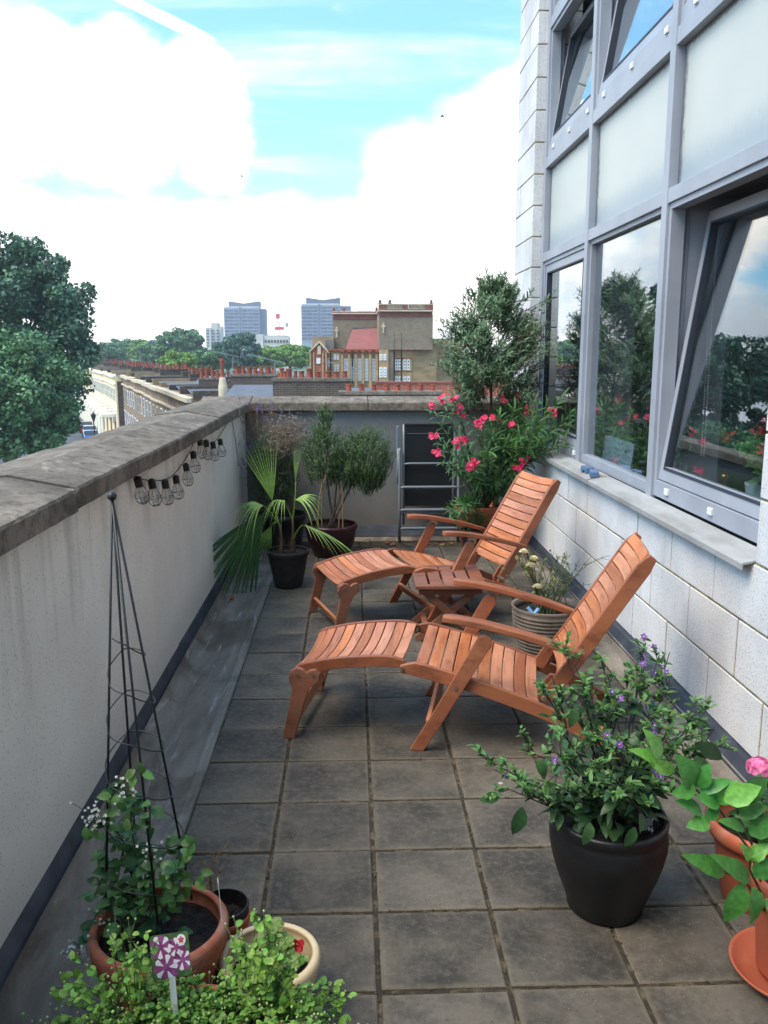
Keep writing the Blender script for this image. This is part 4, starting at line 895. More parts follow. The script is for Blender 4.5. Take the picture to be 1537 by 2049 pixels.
for i, (t_, d) in enumerate(fl):
    mb = MB(); k_ = 4 + i % 4
    for q in range(k_):
        c = t_ + rv(.017) + Vector((0, -.01, .0)); ax = (d + rv(.6) + Vector((-.1, -.7, .2))).normalized(); e = ax.orthogonal().normalized(); g = ax.cross(e)
        mb.leaves([tuple(c)] * 5, [tuple(e * math.cos(1.257 * j + q) + g * math.sin(1.257 * j + q) + ax * .3) for j in range(5)], [tuple(ax)] * 5, .021, .0095, 'petal')
    mb.build('flower_cluster', MAT['pink'], ol)

mp = thing('potted_plant', 'long leaved shoots in a small maroon pot, left of the far lounger', 'potted plant', (.99, 6.74, 0))
pot(mp, [(.085, 0), (.09, .01), (.115, .15), (.12, .19), (.118, .2)], (.99, 6.74, 0), MAT['maroonpot'], .01, .175)
ms, acc = MB(), Acc()
for i in range(9):
    b = Vector((.99, 6.74, .18)) + rv(.02); b.z = .18; t_ = Vector((.80 + .26 * rng.uniform(), 6.62 + .1 * rng.uniform(), .27 + .14 * rng.uniform())); sprig(ms, acc, b, t_, ('oleander', 'lance'), 14, .085, .008, .003, .1, .35, .8, .3, 3)
ms.build('stems', MAT['stemgreen'], mp); acc.flush('foliage', {}, mp)

# --- rose in the ribbed pot
rp = thing('potted_rose', 'sparse rose with cream flowers in a ribbed clay pot between lounger and wall', 'potted rose', (1.03, 4.37, 0))
prof = [(.125, 0), (.13, .01)]
for i in range(11):
    z = .025 + i * .0205; r = np.interp(z, [0, .12, .25], [.13, .165, .178]); prof += [(r, z), (r + .0055, z + .006), (r + .0055, z + .012), (r, z + .0165)]
prof += [(.181, .262), (.185, .27)]
pot(rp, prof, (1.03, 4.37, 0), MAT['ribpot'], .015, .235)
MB().lathe([(.1845, .2705), (.186, .2765), (.178, .2785), (.171, .273)], (1.03, 4.37, 0), 48, cap=False).build('rim', MAT['ribpot'], rp, smooth=True)
ms, acc = MB(), Acc()
for i in range(40):
    b = Vector((1.03, 4.37, .24)) + Vector((rng.normal(0, .04), rng.normal(0, .04), 0)); t_ = Vector((1.03 + rng.normal(.03, .12), 4.37 + rng.normal(0, .10), rng.uniform(.36, .57)))
    p = sprig(ms, acc, b, t_, ('roseleaf', 'ovate'), 5, .026, .009, .0028, .12, .6, .8, .3)
    for q in range(3):
        c, d = along(p, rng.uniform(.5, .95)); ms.tube([c, c + (d + rv(.7)).normalized() * rng.uniform(.03, .07)], [.0014, .0007], 4)
for px_, py_ in ((1062, 1135), (1075, 1178), (1048, 1108), (1068, 1122)):
    t_ = AT(px_, py_, 4.22); ms.tube(bez((1.0, 4.36, .24), (.97, 4.33, .35), t_, 7), .002, 5)
    for q in range(6): acc.put(('roseleaf', 'ovate'), t_ + rv(.02), rv(1), Vector((0, 0, 1)) + rv(.4), .028, .010)
    mb = MB()
    for q in range(14):
        a = q * 2.4; tl_ = .3 + q * .09; mb.leaves([tuple(t_)], [(math.cos(a) * (1.4 - tl_ * .7), math.sin(a) * (1.4 - tl_ * .7), tl_)], [(-math.cos(a) * .4, -math.sin(a) * .4, 1)], .027, .015, 'petal')
    mb.build('flower', MAT['cream'], rp)
ms.build('twigs', MAT['stemgreen'], rp); acc.flush('foliage', {}, rp)
MAT['bluep'] = M('pale_blue_plastic', rgb(122, 164, 214), None, rough=.4)
bc = thing('plastic_clip', 'small pale blue forked plastic clip lying in the ribbed pot', 'clip', (.92, 4.26, .25))
mb = MB(); mb.tube([(.905, 4.25, .30), (.935, 4.24, .262)], .0095, 10); mb.tube([(.962, 4.245, .295), (.935, 4.24, .262)], .0095, 10); mb.tube([(.935, 4.24, .266), (.95, 4.27, .245)], .009, 10); mb.build('forked_tube', MAT['bluep'], bc)
wt = MB(); wt.obox((1.135, 4.30, .272), ((.7, .2, -.45), (.2, 1, 0), (.4, 0, .8)), (.032, .012, .0008)); tag(wt.build('plant_tag', MAT['cap']), 'white plastic tag lying inside the ribbed clay pot', 'plant tag')
# ---------------------------------------------------------------- near pots
# --- purple-flowered bush in the black pot
so2 = thing('potted_bush', 'leafy bush with small purple flowers in a large glossy black pot', 'potted bush', (.735, 2.25, 0))
BP = Vector((.735, 2.25, 0))
pot(so2, [(.104, 0), (.110, .006), (.109, .016), (.117, .04), (.130, .075), (.146, .12), (.159, .165), (.167, .205), (.1685, .235), (.1645, .254), (.162, .262), (.165, .268), (.167, .286), (.164, .292)], BP, MAT['blackpot'], .011, .262, n=64)
ms, acc = MB(), Acc(); tips = []
tl2 = [(1125, 1300, 2.35), (1150, 1330, 2.3), (1105, 1355, 2.3), (1085, 1380, 2.3), (1130, 1400, 2.2), (1190, 1375, 2.35), (1215, 1350, 2.4), (1240, 1395, 2.2), (1215, 1420, 2.15), (1290, 1290, 2.5), (1320, 1310, 2.45), (1340, 1305, 2.5), (1275, 1310, 2.5), (1360, 1390, 2.4), (1395, 1400, 2.4), (1410, 1425, 2.45), (1430, 1460, 2.4), (1445, 1490, 2.4), (1340, 1450, 2.2), (1380, 1470, 2.25), (1300, 1430, 2.2), (1260, 1450, 2.1), (1115, 1455, 2.15), (1105, 1500, 2.1), (1130, 1520, 2.1), (1175, 1450, 2.1),
       (965, 1515, 2.25), (990, 1540, 2.2), (1025, 1560, 2.2), (1010, 1575, 2.2), (1045, 1500, 2.25), (1075, 1560, 2.15), (1110, 1570, 2.1), (1150, 1580, 2.05), (1180, 1520, 2.05), (1230, 1500, 2.05), (1290, 1500, 2.1), (1320, 1560, 2.1), (1300, 1600, 2.05), (1240, 1600, 2.0), (1200, 1560, 2.0), (1330, 1520, 2.2), (1410, 1500, 2.35), (1170, 1400, 2.25), (1250, 1340, 2.4), (1345, 1350, 2.45), (1200, 1310, 2.4)]
for i, (x, y, Y) in enumerate(tl2):
    t_ = AT(x, y, Y); b = BP + Vector((rng.normal(0, .035), rng.normal(0, .035), .262)); low = y > 1500 and x < 1060
    mid = b.lerp(t_, .5) + (Vector((.04, 0, .03)) if not low else Vector((.05, -.03, -.02))) + rv(.012); p = bez(b, mid, t_, 10); ms.tube(p, [.0042 - .00032 * q for q in range(10)], 6)
    n = 8
    for q in range(n):                         # big dark leaves lower down
        tt = rng.uniform(.28, .85); c, d = along(p, tt); a = rng.uniform(0, 6.28); D = Vector((math.cos(a), math.sin(a), rng.uniform(-.55, .35))); acc.put(('solanum', 'ovate'), c, D, Vector((0, 0, 1)) + rv(.35), rng.uniform(.032, .068) * (1.15 - .4 * tt), rng.uniform(.008, .0145))
    for s_ in range(5):                        # young twigs near the tip
        c, d = along(p, rng.uniform(.62, 1)); e = c + (d * .6 + rv(.55) + Vector((0, 0, .45))).normalized() * rng.uniform(.03, .075); ms.tube([c, (c + e) / 2 + rv(.004), e], [.0016, .0012, .0008], 4)
        for q in range(8):
            w = rng.uniform(.25, 1); D = rv(1); D.z = abs(D.z) * .6 + .1; acc.put(('solanumtop', 'ovate') if w > .45 else ('solanum', 'ovate'), c.lerp(e, w), D, Vector((0, 0, 1)) + rv(.5), rng.uniform(.014, .038), rng.uniform(.0036, .0072))
        tips.append((e, d))
for i in range(60):
    a = rng.uniform(0, 6.28); q = rng.uniform(.02, .13); c = BP + Vector((q * math.cos(a), q * math.sin(a), rng.uniform(.29, .42))); acc.put(('solanum', 'ovate'), c, (math.cos(a), math.sin(a), rng.uniform(-.5, .3)), Vector((0, 0, 1)) + rv(.4), rng.uniform(.04, .08), rng.uniform(.012, .02))
for x, y, Y, dx, dz, L_ in ((1045, 1615, 2.18, -.3, -1, .085), (1000, 1590, 2.2, -1, -.2, .06), (1075, 1520, 2.2, .5, -1, .06), (1395, 1490, 2.3, 1, -.5, .09), (1390, 1515, 2.28, .7, -.9, .08), (1150, 1415, 2.15, -.2, -1, .06), (1270, 1655, 2.02, -.4, -.8, .06), (1180, 1645, 2.03, -.2, -.9, .065)):
    acc.put(('solanum', 'ovate'), AT(x, y, Y), (dx, -.2, dz), (.2, -1, .4), L_, L_ * .27)
ms.build('stems', MAT['stemdark'], so2); acc.flush('foliage', {}, so2)
MB().tube([BP + Vector((-.012, -.03, .25)), BP + Vector((.0, -.035, .53))], .003, 6).build('cane', MAT['cane'], so2)
rng.shuffle(tips)
for e, d in [t for t in tips if t[0].z > .45][:20]:
    star('flower', 'purple', Vector(e) + Vector((0, -.004, .002)), (rng.normal(0, .4), -.8, .5), .0125, so2, 5, 'diamond', .34, .15, 'cream')
nt = thing('lattice_tag', 'crumpled pale grey lattice sheet tucked in the rim of the black pot', 'lattice sheet', (.83, 2.10, .29))
mb = MB(); P0 = AT(1285, 1640, 2.12)
for i in range(5):
    for j in range(3):
        o_ = P0 + Vector((.0085 * i + rng.normal(0, .0012), .004 * i + rng.normal(0, .003), -.013 * j - .003 * i)); mb.obox(o_, (Vector((1, .4, .15)) + rv(.25), Vector((.2, .3, 1)) + rv(.25), (.1, -1, .2)), (.0036, .0058, .0005))
for j in range(3): mb.tube([P0 + Vector((-.003, 0, -.013 * j)), P0 + Vector((.036, .016, -.013 * j - .012))], .0012, 4)
mb.build('sheet', M('pale_net', rgb(132, 138, 142), rgb(100, 106, 110), 40, .6), nt)

# --- pink geranium in the plastic terracotta bowl
ge = thing('potted_geranium', 'pink geranium in a wide terracotta coloured bowl by the block wall', 'potted geranium', (1.205, 2.26, 0))
GB = Vector((1.205, 2.26, 0))
pot(ge, [(.105, 0), (.11, .01), (.142, .19), (.144, .2), (.158, .206), (.168, .222), (.169, .245), (.163, .254)], GB, MAT['plasticpot'], .013, .20, n=64)
ms, acc = MB(), Acc()
for x, y, Y in ((1520, 1535, 2.2), (1590, 1500, 2.2)):
    h = AT(x, y, Y); MB().tube(bez(GB + Vector((.02, 0, .2)), (GB + h) / 2 + Vector((.03, 0, .15)), h, 8), .0028, 6).build('flower_stem', MAT['stemgreen'], ge); mb = MB()
    for q in range(40):
        v = rv(1).normalized(); v.z = abs(v.z) * .8 - .15; c = h + Vector((v.x * .03, v.y * .03, v.z * .026)); e = v.orthogonal().normalized(); g = v.cross(e)
        mb.leaves([tuple(c)] * 5, [tuple(e * math.cos(1.257 * j) + g * math.sin(1.257 * j) + v * .35) for j in range(5)], [tuple(v)] * 5, .014, .0075, 'petal')
    mb.build('flower_head', MAT['gerpink'], ge)
for i in range(26):
    a = rng.uniform(0, 6.28); q = rng.uniform(.02, .13); c = GB + Vector((q * math.cos(a), q * math.sin(a), rng.uniform(.24, .36))); ms.tube([GB + Vector((q * .4 * math.cos(a), q * .4 * math.sin(a), .2)), c], .0016, 4)
    for j in range(5):
        b_ = a + j * 1.1 - 2.2; acc.put(('climber', 'round'), c, (math.cos(b_), math.sin(b_), .05), (0, 0, 1), .034, .015)
ms.build('stems', MAT['stemgreen'], ge); acc.flush('foliage', {}, ge)

# --- young citrus in the tall terracotta pot with saucer
ci = thing('potted_citrus', 'young citrus with big glossy leaves in a tall terracotta pot on a saucer', 'potted citrus', (1.135, 1.93, 0))
CB = Vector((1.135, 1.93, 0))
pot(ci, [(.088, .022), (.09, .03), (.104, .20), (.105, .225), (.118, .232), (.121, .285), (.117, .292)], CB, MAT['plasticpot'], .012, .25, n=64)
MB().lathe([(.115, 0), (.12, .003), (.15, .028), (.157, .038), (.154, .041), (.146, .034), (.118, .012), (.02, .010), (.001, .010)], CB, 64).build('saucer', MAT['plasticpot'], ci, smooth=True)
ms, acc = MB(), Acc()
stems = {}
for k_, path in dict(a=((1545, 1830, 1.93), (1500, 1700, 1.9), (1440, 1620, 1.88), (1370, 1560, 1.87), (1330, 1520, 1.86)), b=((1540, 1840, 1.93), (1490, 1760, 1.85), (1450, 1745, 1.83), (1415, 1725, 1.82)), c=((1545, 1830, 1.93), (1500, 1740, 1.86), (1505, 1690, 1.84), (1480, 1640, 1.83), (1470, 1600, 1.83)), d=((1550, 1830, 1.93), (1540, 1700, 1.88), (1530, 1620, 1.87))).items():
    pts = [AT(*q) for q in path]; stems[k_] = pts; ms.tube([p for a_, b_ in zip(pts, pts[1:]) for p in (a_, (a_ + b_) / 2)] + [pts[-1]], .0032, 7)
LV = [  # pixel of the leaf's base and tip, distance, lengthwise width, young?
    ((1318, 1528), (1300, 1462), 1.86, .021, 1), ((1316, 1528), (1268, 1497), 1.85, .014, 1), ((1350, 1545), (1300, 1522), 1.85, .015, 1), ((1392, 1575), (1362, 1515), 1.85, .027, 0), ((1395, 1575), (1418, 1532), 1.85, .02, 0), ((1392, 1578), (1348, 1588), 1.84, .017, 0), ((1400, 1585), (1462, 1560), 1.85, .014, 0),
    ((1440, 1612), (1400, 1592), 1.84, .017, 0), ((1438, 1608), (1470, 1565), 1.84, .02, 0), ((1450, 1603), (1520, 1575), 1.82, .024, 1), ((1470, 1600), (1540, 1560), 1.83, .024, 0), ((1470, 1632), (1535, 1612), 1.83, .018, 0), ((1405, 1630), (1360, 1600), 1.84, .017, 0), ((1420, 1645), (1378, 1652), 1.83, .018, 0), ((1412, 1640), (1440, 1615), 1.83, .013, 0), ((1490, 1660), (1445, 1640), 1.83, .014, 0), ((1500, 1670), (1545, 1640), 1.82, .022, 0),
    ((1450, 1750), (1378, 1712), 1.82, .020, 0), ((1500, 1765), (1436, 1712), 1.80, .020, 0), ((1485, 1765), (1455, 1850), 1.79, .026, 0), ((1505, 1775), (1512, 1852), 1.79, .026, 0), ((1510, 1755), (1540, 1720), 1.80, .022, 0), ((1500, 1720), (1535, 1690), 1.82, .017, 1), ((1500, 1720), (1490, 1695), 1.82, .012, 1), ((1530, 1800), (1560, 1850), 1.80, .024, 0), ((1520, 1690), (1560, 1670), 1.84, .022, 0)]
for (bx_, by_), (tx, ty), Y, w, yg in LV:
    a_, b_ = AT(bx_, by_, Y), AT(tx, ty, Y - .012 + rng.normal(0, .012)); d = b_ - a_; w *= 1.15; acc.put(('lemonyoung' if yg else 'lemon', 'ovate'), a_, d, Vector((rng.normal(0, .35), -.75, .7 + rng.normal(0, .25))), d.length * 1.04, w)
ms.build('stems', MAT['stemgreen'], ci, smooth=True); acc.flush('leaves', {'lemonyoung': 'young_leaves'}, ci)

# --- climber in the big old terracotta pot with the obelisk
cl = thing('potted_climber', 'white flowered climber in a large worn terracotta pot, growing up the obelisk', 'potted climber', (-.462, 1.83, 0))
CP = Vector((-.462, 1.83, 0))
pot(cl, [(.108, 0), (.112, .008), (.135, .14), (.144, .215), (.146, .22), (.158, .226), (.161, .268), (.157, .275)], CP, MAT['oldpot'], .017, .235, n=56, wob=.004)
ms, acc = MB(), Acc()
paths = [((215, 1830), (212, 1700), (222, 1600), (250, 1560)), ((260, 1840), (275, 1740), (262, 1640), (268, 1545)), ((300, 1840), (310, 1740), (350, 1680), (375, 1700)), ((280, 1850), (290, 1760), (300, 1690), (300, 1610)), ((230, 1850), (235, 1760), (250, 1680), (205, 1640)), ((250, 1850), (220, 1800), (195, 1820), (175, 1880)), ((330, 1850), (345, 1780), (350, 1740), (362, 1722)), ((240, 1850), (280, 1790), (250, 1720), (230, 1640))]
for pt in paths:
    P = [AT(x, y, 1.84 + rng.normal(0, .05)) for x, y in pt]; cr_ = []
    for a_, b_ in zip(P, P[1:]): cr_ += [a_.lerp(b_, f) for f in (0, .33, .66)]
    cr_.append(P[-1]); ms.tube(cr_, .0022, 5)
    for q in range(24):
        c, d = along(cr_, rng.uniform(.08, 1)); a = rng.uniform(0, 6.28); L_ = rng.uniform(.02, .04); acc.put(('climber', 'ovate'), c, (math.cos(a), math.sin(a) - .2, rng.uniform(-.4, .5)), Vector((rng.normal(0, .4), -.5, .9)), L_, L_ * .38)
for i in range(75):
    a = rng.uniform(0, 6.28); q = rng.uniform(.0, .10); c = CP + Vector((-.05 + q * math.cos(a), q * math.sin(a) - .01, rng.uniform(.25, .40))); acc.put(('climber', 'ovate'), c, (math.cos(a), math.sin(a), rng.uniform(-.3, .4)), Vector((0, -.3, 1)) + rv(.3), rng.uniform(.022, .042), rng.uniform(.010, .017))
for x, y in ((185, 1655), (280, 1540), (385, 1690), (370, 1770), (345, 1800), (330, 1760), (390, 1760), (255, 1625), (240, 1590)):
    c = AT(x, y, 1.8)
    for j in range(4): a = rng.uniform(0, 6.28); acc.put(('solanumtop', 'ovate'), c + rv(.008), (math.cos(a), -.3, math.sin(a)), (0, -.8, .6), .032, .0095)
for x, y, n_ in ((200, 1638, 26), (188, 1625, 14), (245, 1575, 18), (300, 1710, 14), (165, 1895, 20), (150, 1905, 10), (195, 1830, 9)):
    c = AT(x, y, 1.79); mb = MB(); 
    for q in range(n_):
        o_ = rv(.013); o_.y *= .6; e = c + o_; ms.tube([c + Vector((.004, .01, -.02)), e], .0007, 4); ax = (o_.normalized() + Vector((0, -.5, .3))).normalized(); u = ax.orthogonal().normalized(); g = ax.cross(u)
        mb.leaves([tuple(e)] * 4, [tuple(u * math.cos(1.57 * j) * .6 + g * math.sin(1.57 * j) * .6 + ax) for j in range(4)], [tuple(ax)] * 4, .008, .003, 'diamond')
    mb.build('flower_cluster', MAT['white'], cl)
ms.build('stems', MAT['stemgreen'], cl); acc.flush('foliage', {'solanumtop': 'young_leaves'}, cl)
pt_ = AT(440, 1800, 1.80); tg = MB(); tg.obox(pt_, ((.22, -1, 0), (-.08, .1, 1), (1, .2, 0)), (.011, .046, .0006)); tag(tg.build('plant_tag', MAT['cap'], bevel=.0), 'narrow white plastic tag standing upright at the edge of the large terracotta pot', 'plant tag')

# --- small pot with a dry twig behind it
dp = thing('potted_twig', 'small terracotta coloured pot with black liner and a dry twig', 'potted twig', (-.345, 2.03, 0))
DP = Vector((-.345, 2.03, 0))
pot(dp, [(.052, .012), (.054, .02), (.066, .13), (.067, .14), (.070, .144), (.071, .158)], DP, MAT['plasticpot'], .006, None)
pot(dp, [(.05, .03), (.062, .12), (.066, .165), (.0675, .18), (.066, .184)], DP, MAT['blackpot'], .004, .14, nm='liner')
MB().lathe([(.06, 0), (.064, .004), (.078, .022), (.076, .025), (.062, .012), (.01, .011), (.001, .011)], DP, 40).build('saucer', MAT['plasticpot'], dp, smooth=True)
ms = MB()
for pts in (((425, 1790), (422, 1740), (438, 1710), (463, 1678)), ((420, 1790), (418, 1735), (405, 1722), (388, 1736)), ((424, 1790), (420, 1755), (428, 1720), (430, 1700)), ((421, 1790), (412, 1770), (402, 1765), (396, 1758)), ((428, 1785), (432, 1760), (440, 1745), (436, 1735))):
    P = [AT(x, y, 2.0) for x, y in pts]; ms.tube(P, [.0018, .0016, .0012, .0008], 5)
    for q in range(6):
        c, d = along(P, rng.uniform(.3, .95)); ms.tube([c, c + (d + rv(.9)).normalized() * rng.uniform(.012, .03)], [.0008, .0004], 4)
ms.build('twig', MAT['dry'], dp)

# --- geranium in the cream pot
cg = thing('potted_geranium', 'small pale geranium in a round pot with a thick cream rim', 'potted geranium', (-.205, 1.83, 0))
CG = Vector((-.205, 1.83, 0))
pot(cg, [(.075, 0), (.08, .008), (.105, .10), (.114, .14), (.120, .165), (.122, .178), (.118, .186)], CG, MAT['creampot'], .017, .135, n=56)
ms, acc = MB(), Acc()
for x, y in ((525, 1880), (545, 1860), (555, 1890), (575, 1905), (500, 1900), (585, 1920), (540, 1915), (560, 1935), (515, 1920), (480, 1905), (550, 1850), (530, 1858), (570, 1880)):
    c = AT(x, y, 1.80 + rng.normal(0, .02)); ms.tube(bez(CG + Vector((0, 0, .14)), (CG + c) / 2 + Vector((0, 0, .10)), c, 5), .0017, 5); a0 = rng.uniform(0, 6)
    for j in range(6): b_ = a0 + j * .95; acc.put(('gerleaf', 'round'), c, (math.cos(b_), math.sin(b_) * .8, math.sin(b_) * .35 - .1), (0, -.45, 1), .023, .0105)
ms.build('stems', MAT['stemgreen'], cg); acc.flush('foliage', {}, cg)
c = AT(588, 1890, 1.82); mb = MB(); mb.leaves([tuple(c + rv(.005)) for _ in range(9)], [(rng.normal(0, .8), -.2, rng.normal(.1, .6)) for _ in range(9)], [(0, -.9, .4)] * 9, .02, .009, 'petal'); mb.build('flower', MAT['red'], cg)

# --- the sprawling green mass in front
gm = thing('potted_chickweed', 'sprawling light green weed with tiny buds spilling over a terracotta pot in front', 'potted weed', (-.31, 1.36, 0))
GM = Vector((-.31, 1.36, 0))
pot(gm, [(.13, 0), (.135, .01), (.165, .22), (.168, .28), (.185, .285), (.189, .335), (.185, .342)], GM, MAT['terracotta'], .016, .30, n=56)
ms, acc, bd = MB(), Acc(), MB()
for i in range(800):
    a = rng.uniform(0, 6.28); q = rng.uniform(0, 1) ** .5; b = GM + Vector((.15 * q * math.cos(a), .15 * q * math.sin(a), .31)); far = rng.uniform(0, 1)
    o_ = Vector((math.cos(a), math.sin(a), 0)); reach = rng.uniform(.02, .17); t_ = GM + o_ * (.14 * q + reach) + Vector((0, 0, .30 + rng.uniform(.04, .145) * (1 - .45 * reach / .17)))
    t_.x += .08 * far * max(0, math.cos(a)); t_.x -= .05 * far * max(0, -math.cos(a))
    if math.sin(a) > .1:
        t_.y -= (.05 * rng.uniform(0, 1) + .03); t_.z -= .035 * (1 if t_.x > GM.x - .02 else .3)
    mid = (b + t_) / 2 + rv(.018) + Vector((0, 0, .035)); p = bez(b, mid, t_, 6); ms.tube(p, .0008, 4, cap=False)
    for k_ in range(13):
        c, d = along(p, rng.uniform(.3, 1)); v = rv(1); v.z = v.z * .4 + .15; L_ = rng.uniform(.007, .0155); acc.put(('mass', 'round'), c, v, Vector((0, 0, 1)) + rv(.4), L_, L_ * .4)
    for k_ in range(2):
        e = t_ + rv(.012) + Vector((0, 0, .007)); ms.tube([t_ - (t_ - mid) * .15, e], .0005, 3, cap=False); bd.ball(e, rng.uniform(.0019, .0032), 5, 4)
for x, y in ((560, 1870), (540, 1900), (515, 1840), (585, 1940), (460, 1850), (470, 1920), (560, 1980), (500, 1940), (240, 1900), (260, 1855), (290, 1880), (640, 1960), (670, 1990), (690, 1995), (680, 2030), (620, 1980), (600, 1910), (530, 1930), (120, 1985), (150, 1960)):
    t_ = AT(x, y, 1.50 + rng.normal(0, .03)); b = GM + Vector((.12 if x > 380 else -.1, .08, .33))
    for k_ in range(5):
        e = t_ + rv(.016); mid = (b + e) / 2 + Vector((0, 0, .02)) + rv(.015); p = bez(b, mid, e, 6); ms.tube(p, .0008, 4, cap=False)
        for q in range(9):
            c, d = along(p, rng.uniform(.35, 1)); v = rv(1); L_ = rng.uniform(.009, .02); acc.put(('mass', 'round'), c, v, Vector((0, -.3, 1)) + rv(.4), L_, L_ * .4)
        bd.ball(e, .0026, 5, 4)
ms.build('stems', MAT['stemgreen'], gm); acc.flush('foliage', {}, gm); bd.build('buds', MAT['bud'], gm)
# --- plant label with a picture of striped flowers
lb = thing('plant_label', 'glossy plant label showing purple and white striped flowers, stuck in the front pot', 'plant label', AT(340, 1950, 1.47))
c = AT(341, 1912, 1.475); ax1 = Vector((1, .05, .10)).normalized(); ax3 = Vector((.05, -1, .35)); ax3 = (ax3 - ax1 * ax3.dot(ax1)).normalized(); ax2 = ax3.cross(ax1) * 1
if ax2.z < 0: ax2 = -ax2
mb = MB(); w, h = .037, .040
poly = []
for sx, sy, a0 in ((1, 1, 0), (-1, 1, PI / 2), (-1, -1, PI), (1, -1, 1.5 * PI)):
    for q in range(4): a = a0 + PI / 2 * q / 3; poly.append(c + ax1 * (sx * (w - .006) + .006 * math.cos(a)) + ax2 * (sy * (h - .006) + .006 * math.sin(a)) - ax3 * .0006)
MAT['lab_g'] = M('label_green', rgb(84, 112, 70), rgb(58, 84, 52), 60, .35); MAT['lab_p'] = M('label_plum', rgb(122, 54, 108), rgb(150, 84, 138), 90, .35); MAT['lab_w'] = M('label_white', rgb(226, 216, 224), None, rough=.35); MAT['lab_r'] = M('label_red', rgb(186, 52, 48), None, rough=.4); MAT['lab_s'] = M('label_stake', rgb(200, 205, 200), None, rough=.4)
mb.prism([tuple(p) for p in poly], tuple(ax3 * .0012)); card = mb.build('card', MAT['lab_g'], lb)
LP2 = lambda u, v, k=.0010: c + ax1 * u * w + ax2 * v * h + ax3 * k
for (u, v, r, a0) in ((-.45, .45, .62, .2), (.35, .35, .5, 1.0), (-.25, -.5, .68, .7), (.62, -.25, .55, .1)):
    V, F, V2, F2 = [LP2(u, v)], [], [LP2(u, v, .0016)], []; n = 30
    for q in range(n):
        a = a0 + 2 * PI * q / n; rr = r * (.8 + .2 * math.cos(5 * (a - a0))); uu = max(-.97, min(.97, u + rr * math.cos(a))); vv = max(-.97, min(.97, v + rr * math.sin(a))); V.append(LP2(uu, vv, .0010)); F.append((0, 1 + q, 1 + (q + 1) % n))
    MB().add([tuple(p) for p in V], F).build('printed_flower', MAT['lab_p'], card)
    mbp = MB()
    for q in range(5):
        a = a0 + 2 * PI * (q + .5) / 5 ; pts = []
        for (rr, da) in ((.25, -.12), (.82, -.27), (.9, 0), (.82, .27), (.25, .12)): pts.append(tuple(LP2(max(-.97, min(.97, u + r * rr * math.cos(a + da))), max(-.97, min(.97, v + r * rr * math.sin(a + da))), .0015)))
        mbp.add(pts, [(0, 1, 2, 3, 4)])
    mbp.build('printed_stripes', MAT['lab_w'], card)
V = [tuple(LP2(.62 + .24 * math.cos(2 * PI * q / 20), .66 + .26 * math.sin(2 * PI * q / 20), .002)) for q in range(20)]; MB().add(V, [tuple(range(20))]).build('emblem_disc', MAT['lab_w'], card)
mbp = MB()
for q in range(5): a = PI / 2 + 2 * PI * q / 5; mbp.add([tuple(LP2(.62 + r_ * math.cos(a + d_), .66 + r_ * 1.05 * math.sin(a + d_), .0024)) for r_, d_ in ((.02, -.6), (.11, -.5), (.17, 0), (.11, .5), (.02, .6))], [(0, 1, 2, 3, 4)])
mbp.build('emblem_rosette', MAT['lab_r'], card)
mb = MB(); mb.obox(c - ax2 * (h + .05), (ax1, ax2, ax3), (.006, .052, .0008)); mb.build('stake', MAT['lab_s'], lb)

# ---------------------------------------------------------------- little things: sill blocks, fallen leaves, things behind the glass
MAT['blueblock'] = M('blue_grey_plastic', rgb(92, 118, 150), rgb(80, 104, 134), 9, .5)
for p, r_, lab in ((Vector((1.512, 5.42, .839)), .12, 'blue grey notched plastic block on the sill, the one farther along'), (Vector((1.505, 5.24, .838)), -.2, 'blue grey notched plastic block on the sill, with its arched notch facing out')):
    bt = thing('notched_block', lab, 'plastic block', p, r_, 'blue blocks on the window sill')
    def arch(x0, x1, lo, hi, n_=10): return [(x0 + (x1 - x0) * q / n_, lo + (hi - lo) * math.sin(PI * q / n_)) for q in range(n_ + 1)]
    prof = [(-.05, 0)] + arch(-.024, .024, 0, .018) + [(.05, 0), (.05, .034), (.040, .043), (.012, .043), (.008, .036), (-.008, .036), (-.012, .043), (-.040, .043), (-.05, .034)]
    q = MB().prism([(-.026, u, z) for u, z in prof], (.052, 0, 0)).build('body', MAT['blueblock'], None, bevel=.003, origin=(0, 0, 0)); q.parent = bt
MAT['deadleaf'] = M('dead_leaf', rgb(120, 76, 46), rgb(150, 110, 70), 30, .8)
spots = [(GZ(x, y), rng.uniform(0, 6.28)) for x, y in ((728, 1085), (735, 1083), (770, 1085), (778, 1090), (790, 1092), (715, 1092), (880, 1085), (888, 1094), (905, 1092), (800, 1080), (858, 1090), (462, 1205), (470, 1197))]
proto = None
for i, (p, a) in enumerate(spots):
    if proto is None:
        mb = MB(); mb.leaves([(0, 0, .012)], [(1, 0, .1)], [(0, .2, 1)], .05, .016, 'ovate'); mb.leaves([(0.005, .004, .01)], [(.7, .6, .35)], [(-.3, .2, 1)], .038, .012, 'ovate')
        proto = mb.build('fallen_leaf', MAT['deadleaf'], None, origin=(0, 0, 0)); o = proto
    else: o = proto.copy(); COL.objects.link(o)
    o.location = (p.x, p.y, .004); o.rotation_euler = (rng.normal(0, .2), rng.normal(0, .2), a); o.scale = [rng.uniform(.6, 1.1)] * 3
    tag(o, 'curled brown leaf fallen on the paving near the end wall' if i < 11 else 'curled brown leaf fallen in the membrane gutter left of the palm', 'fallen leaf', 'fallen leaves on the terrace floor')
MAT['card'] = M('white_card', rgb(196, 214, 224), rgb(186, 204, 216), 8, .6); MAT['ink'] = M('grey_ink', rgb(92, 98, 108), None, rough=.7)
cd = thing('notice_card', 'white card with faint writing propped inside the fixed window pane', 'card', (1.70, 5.46, .84))
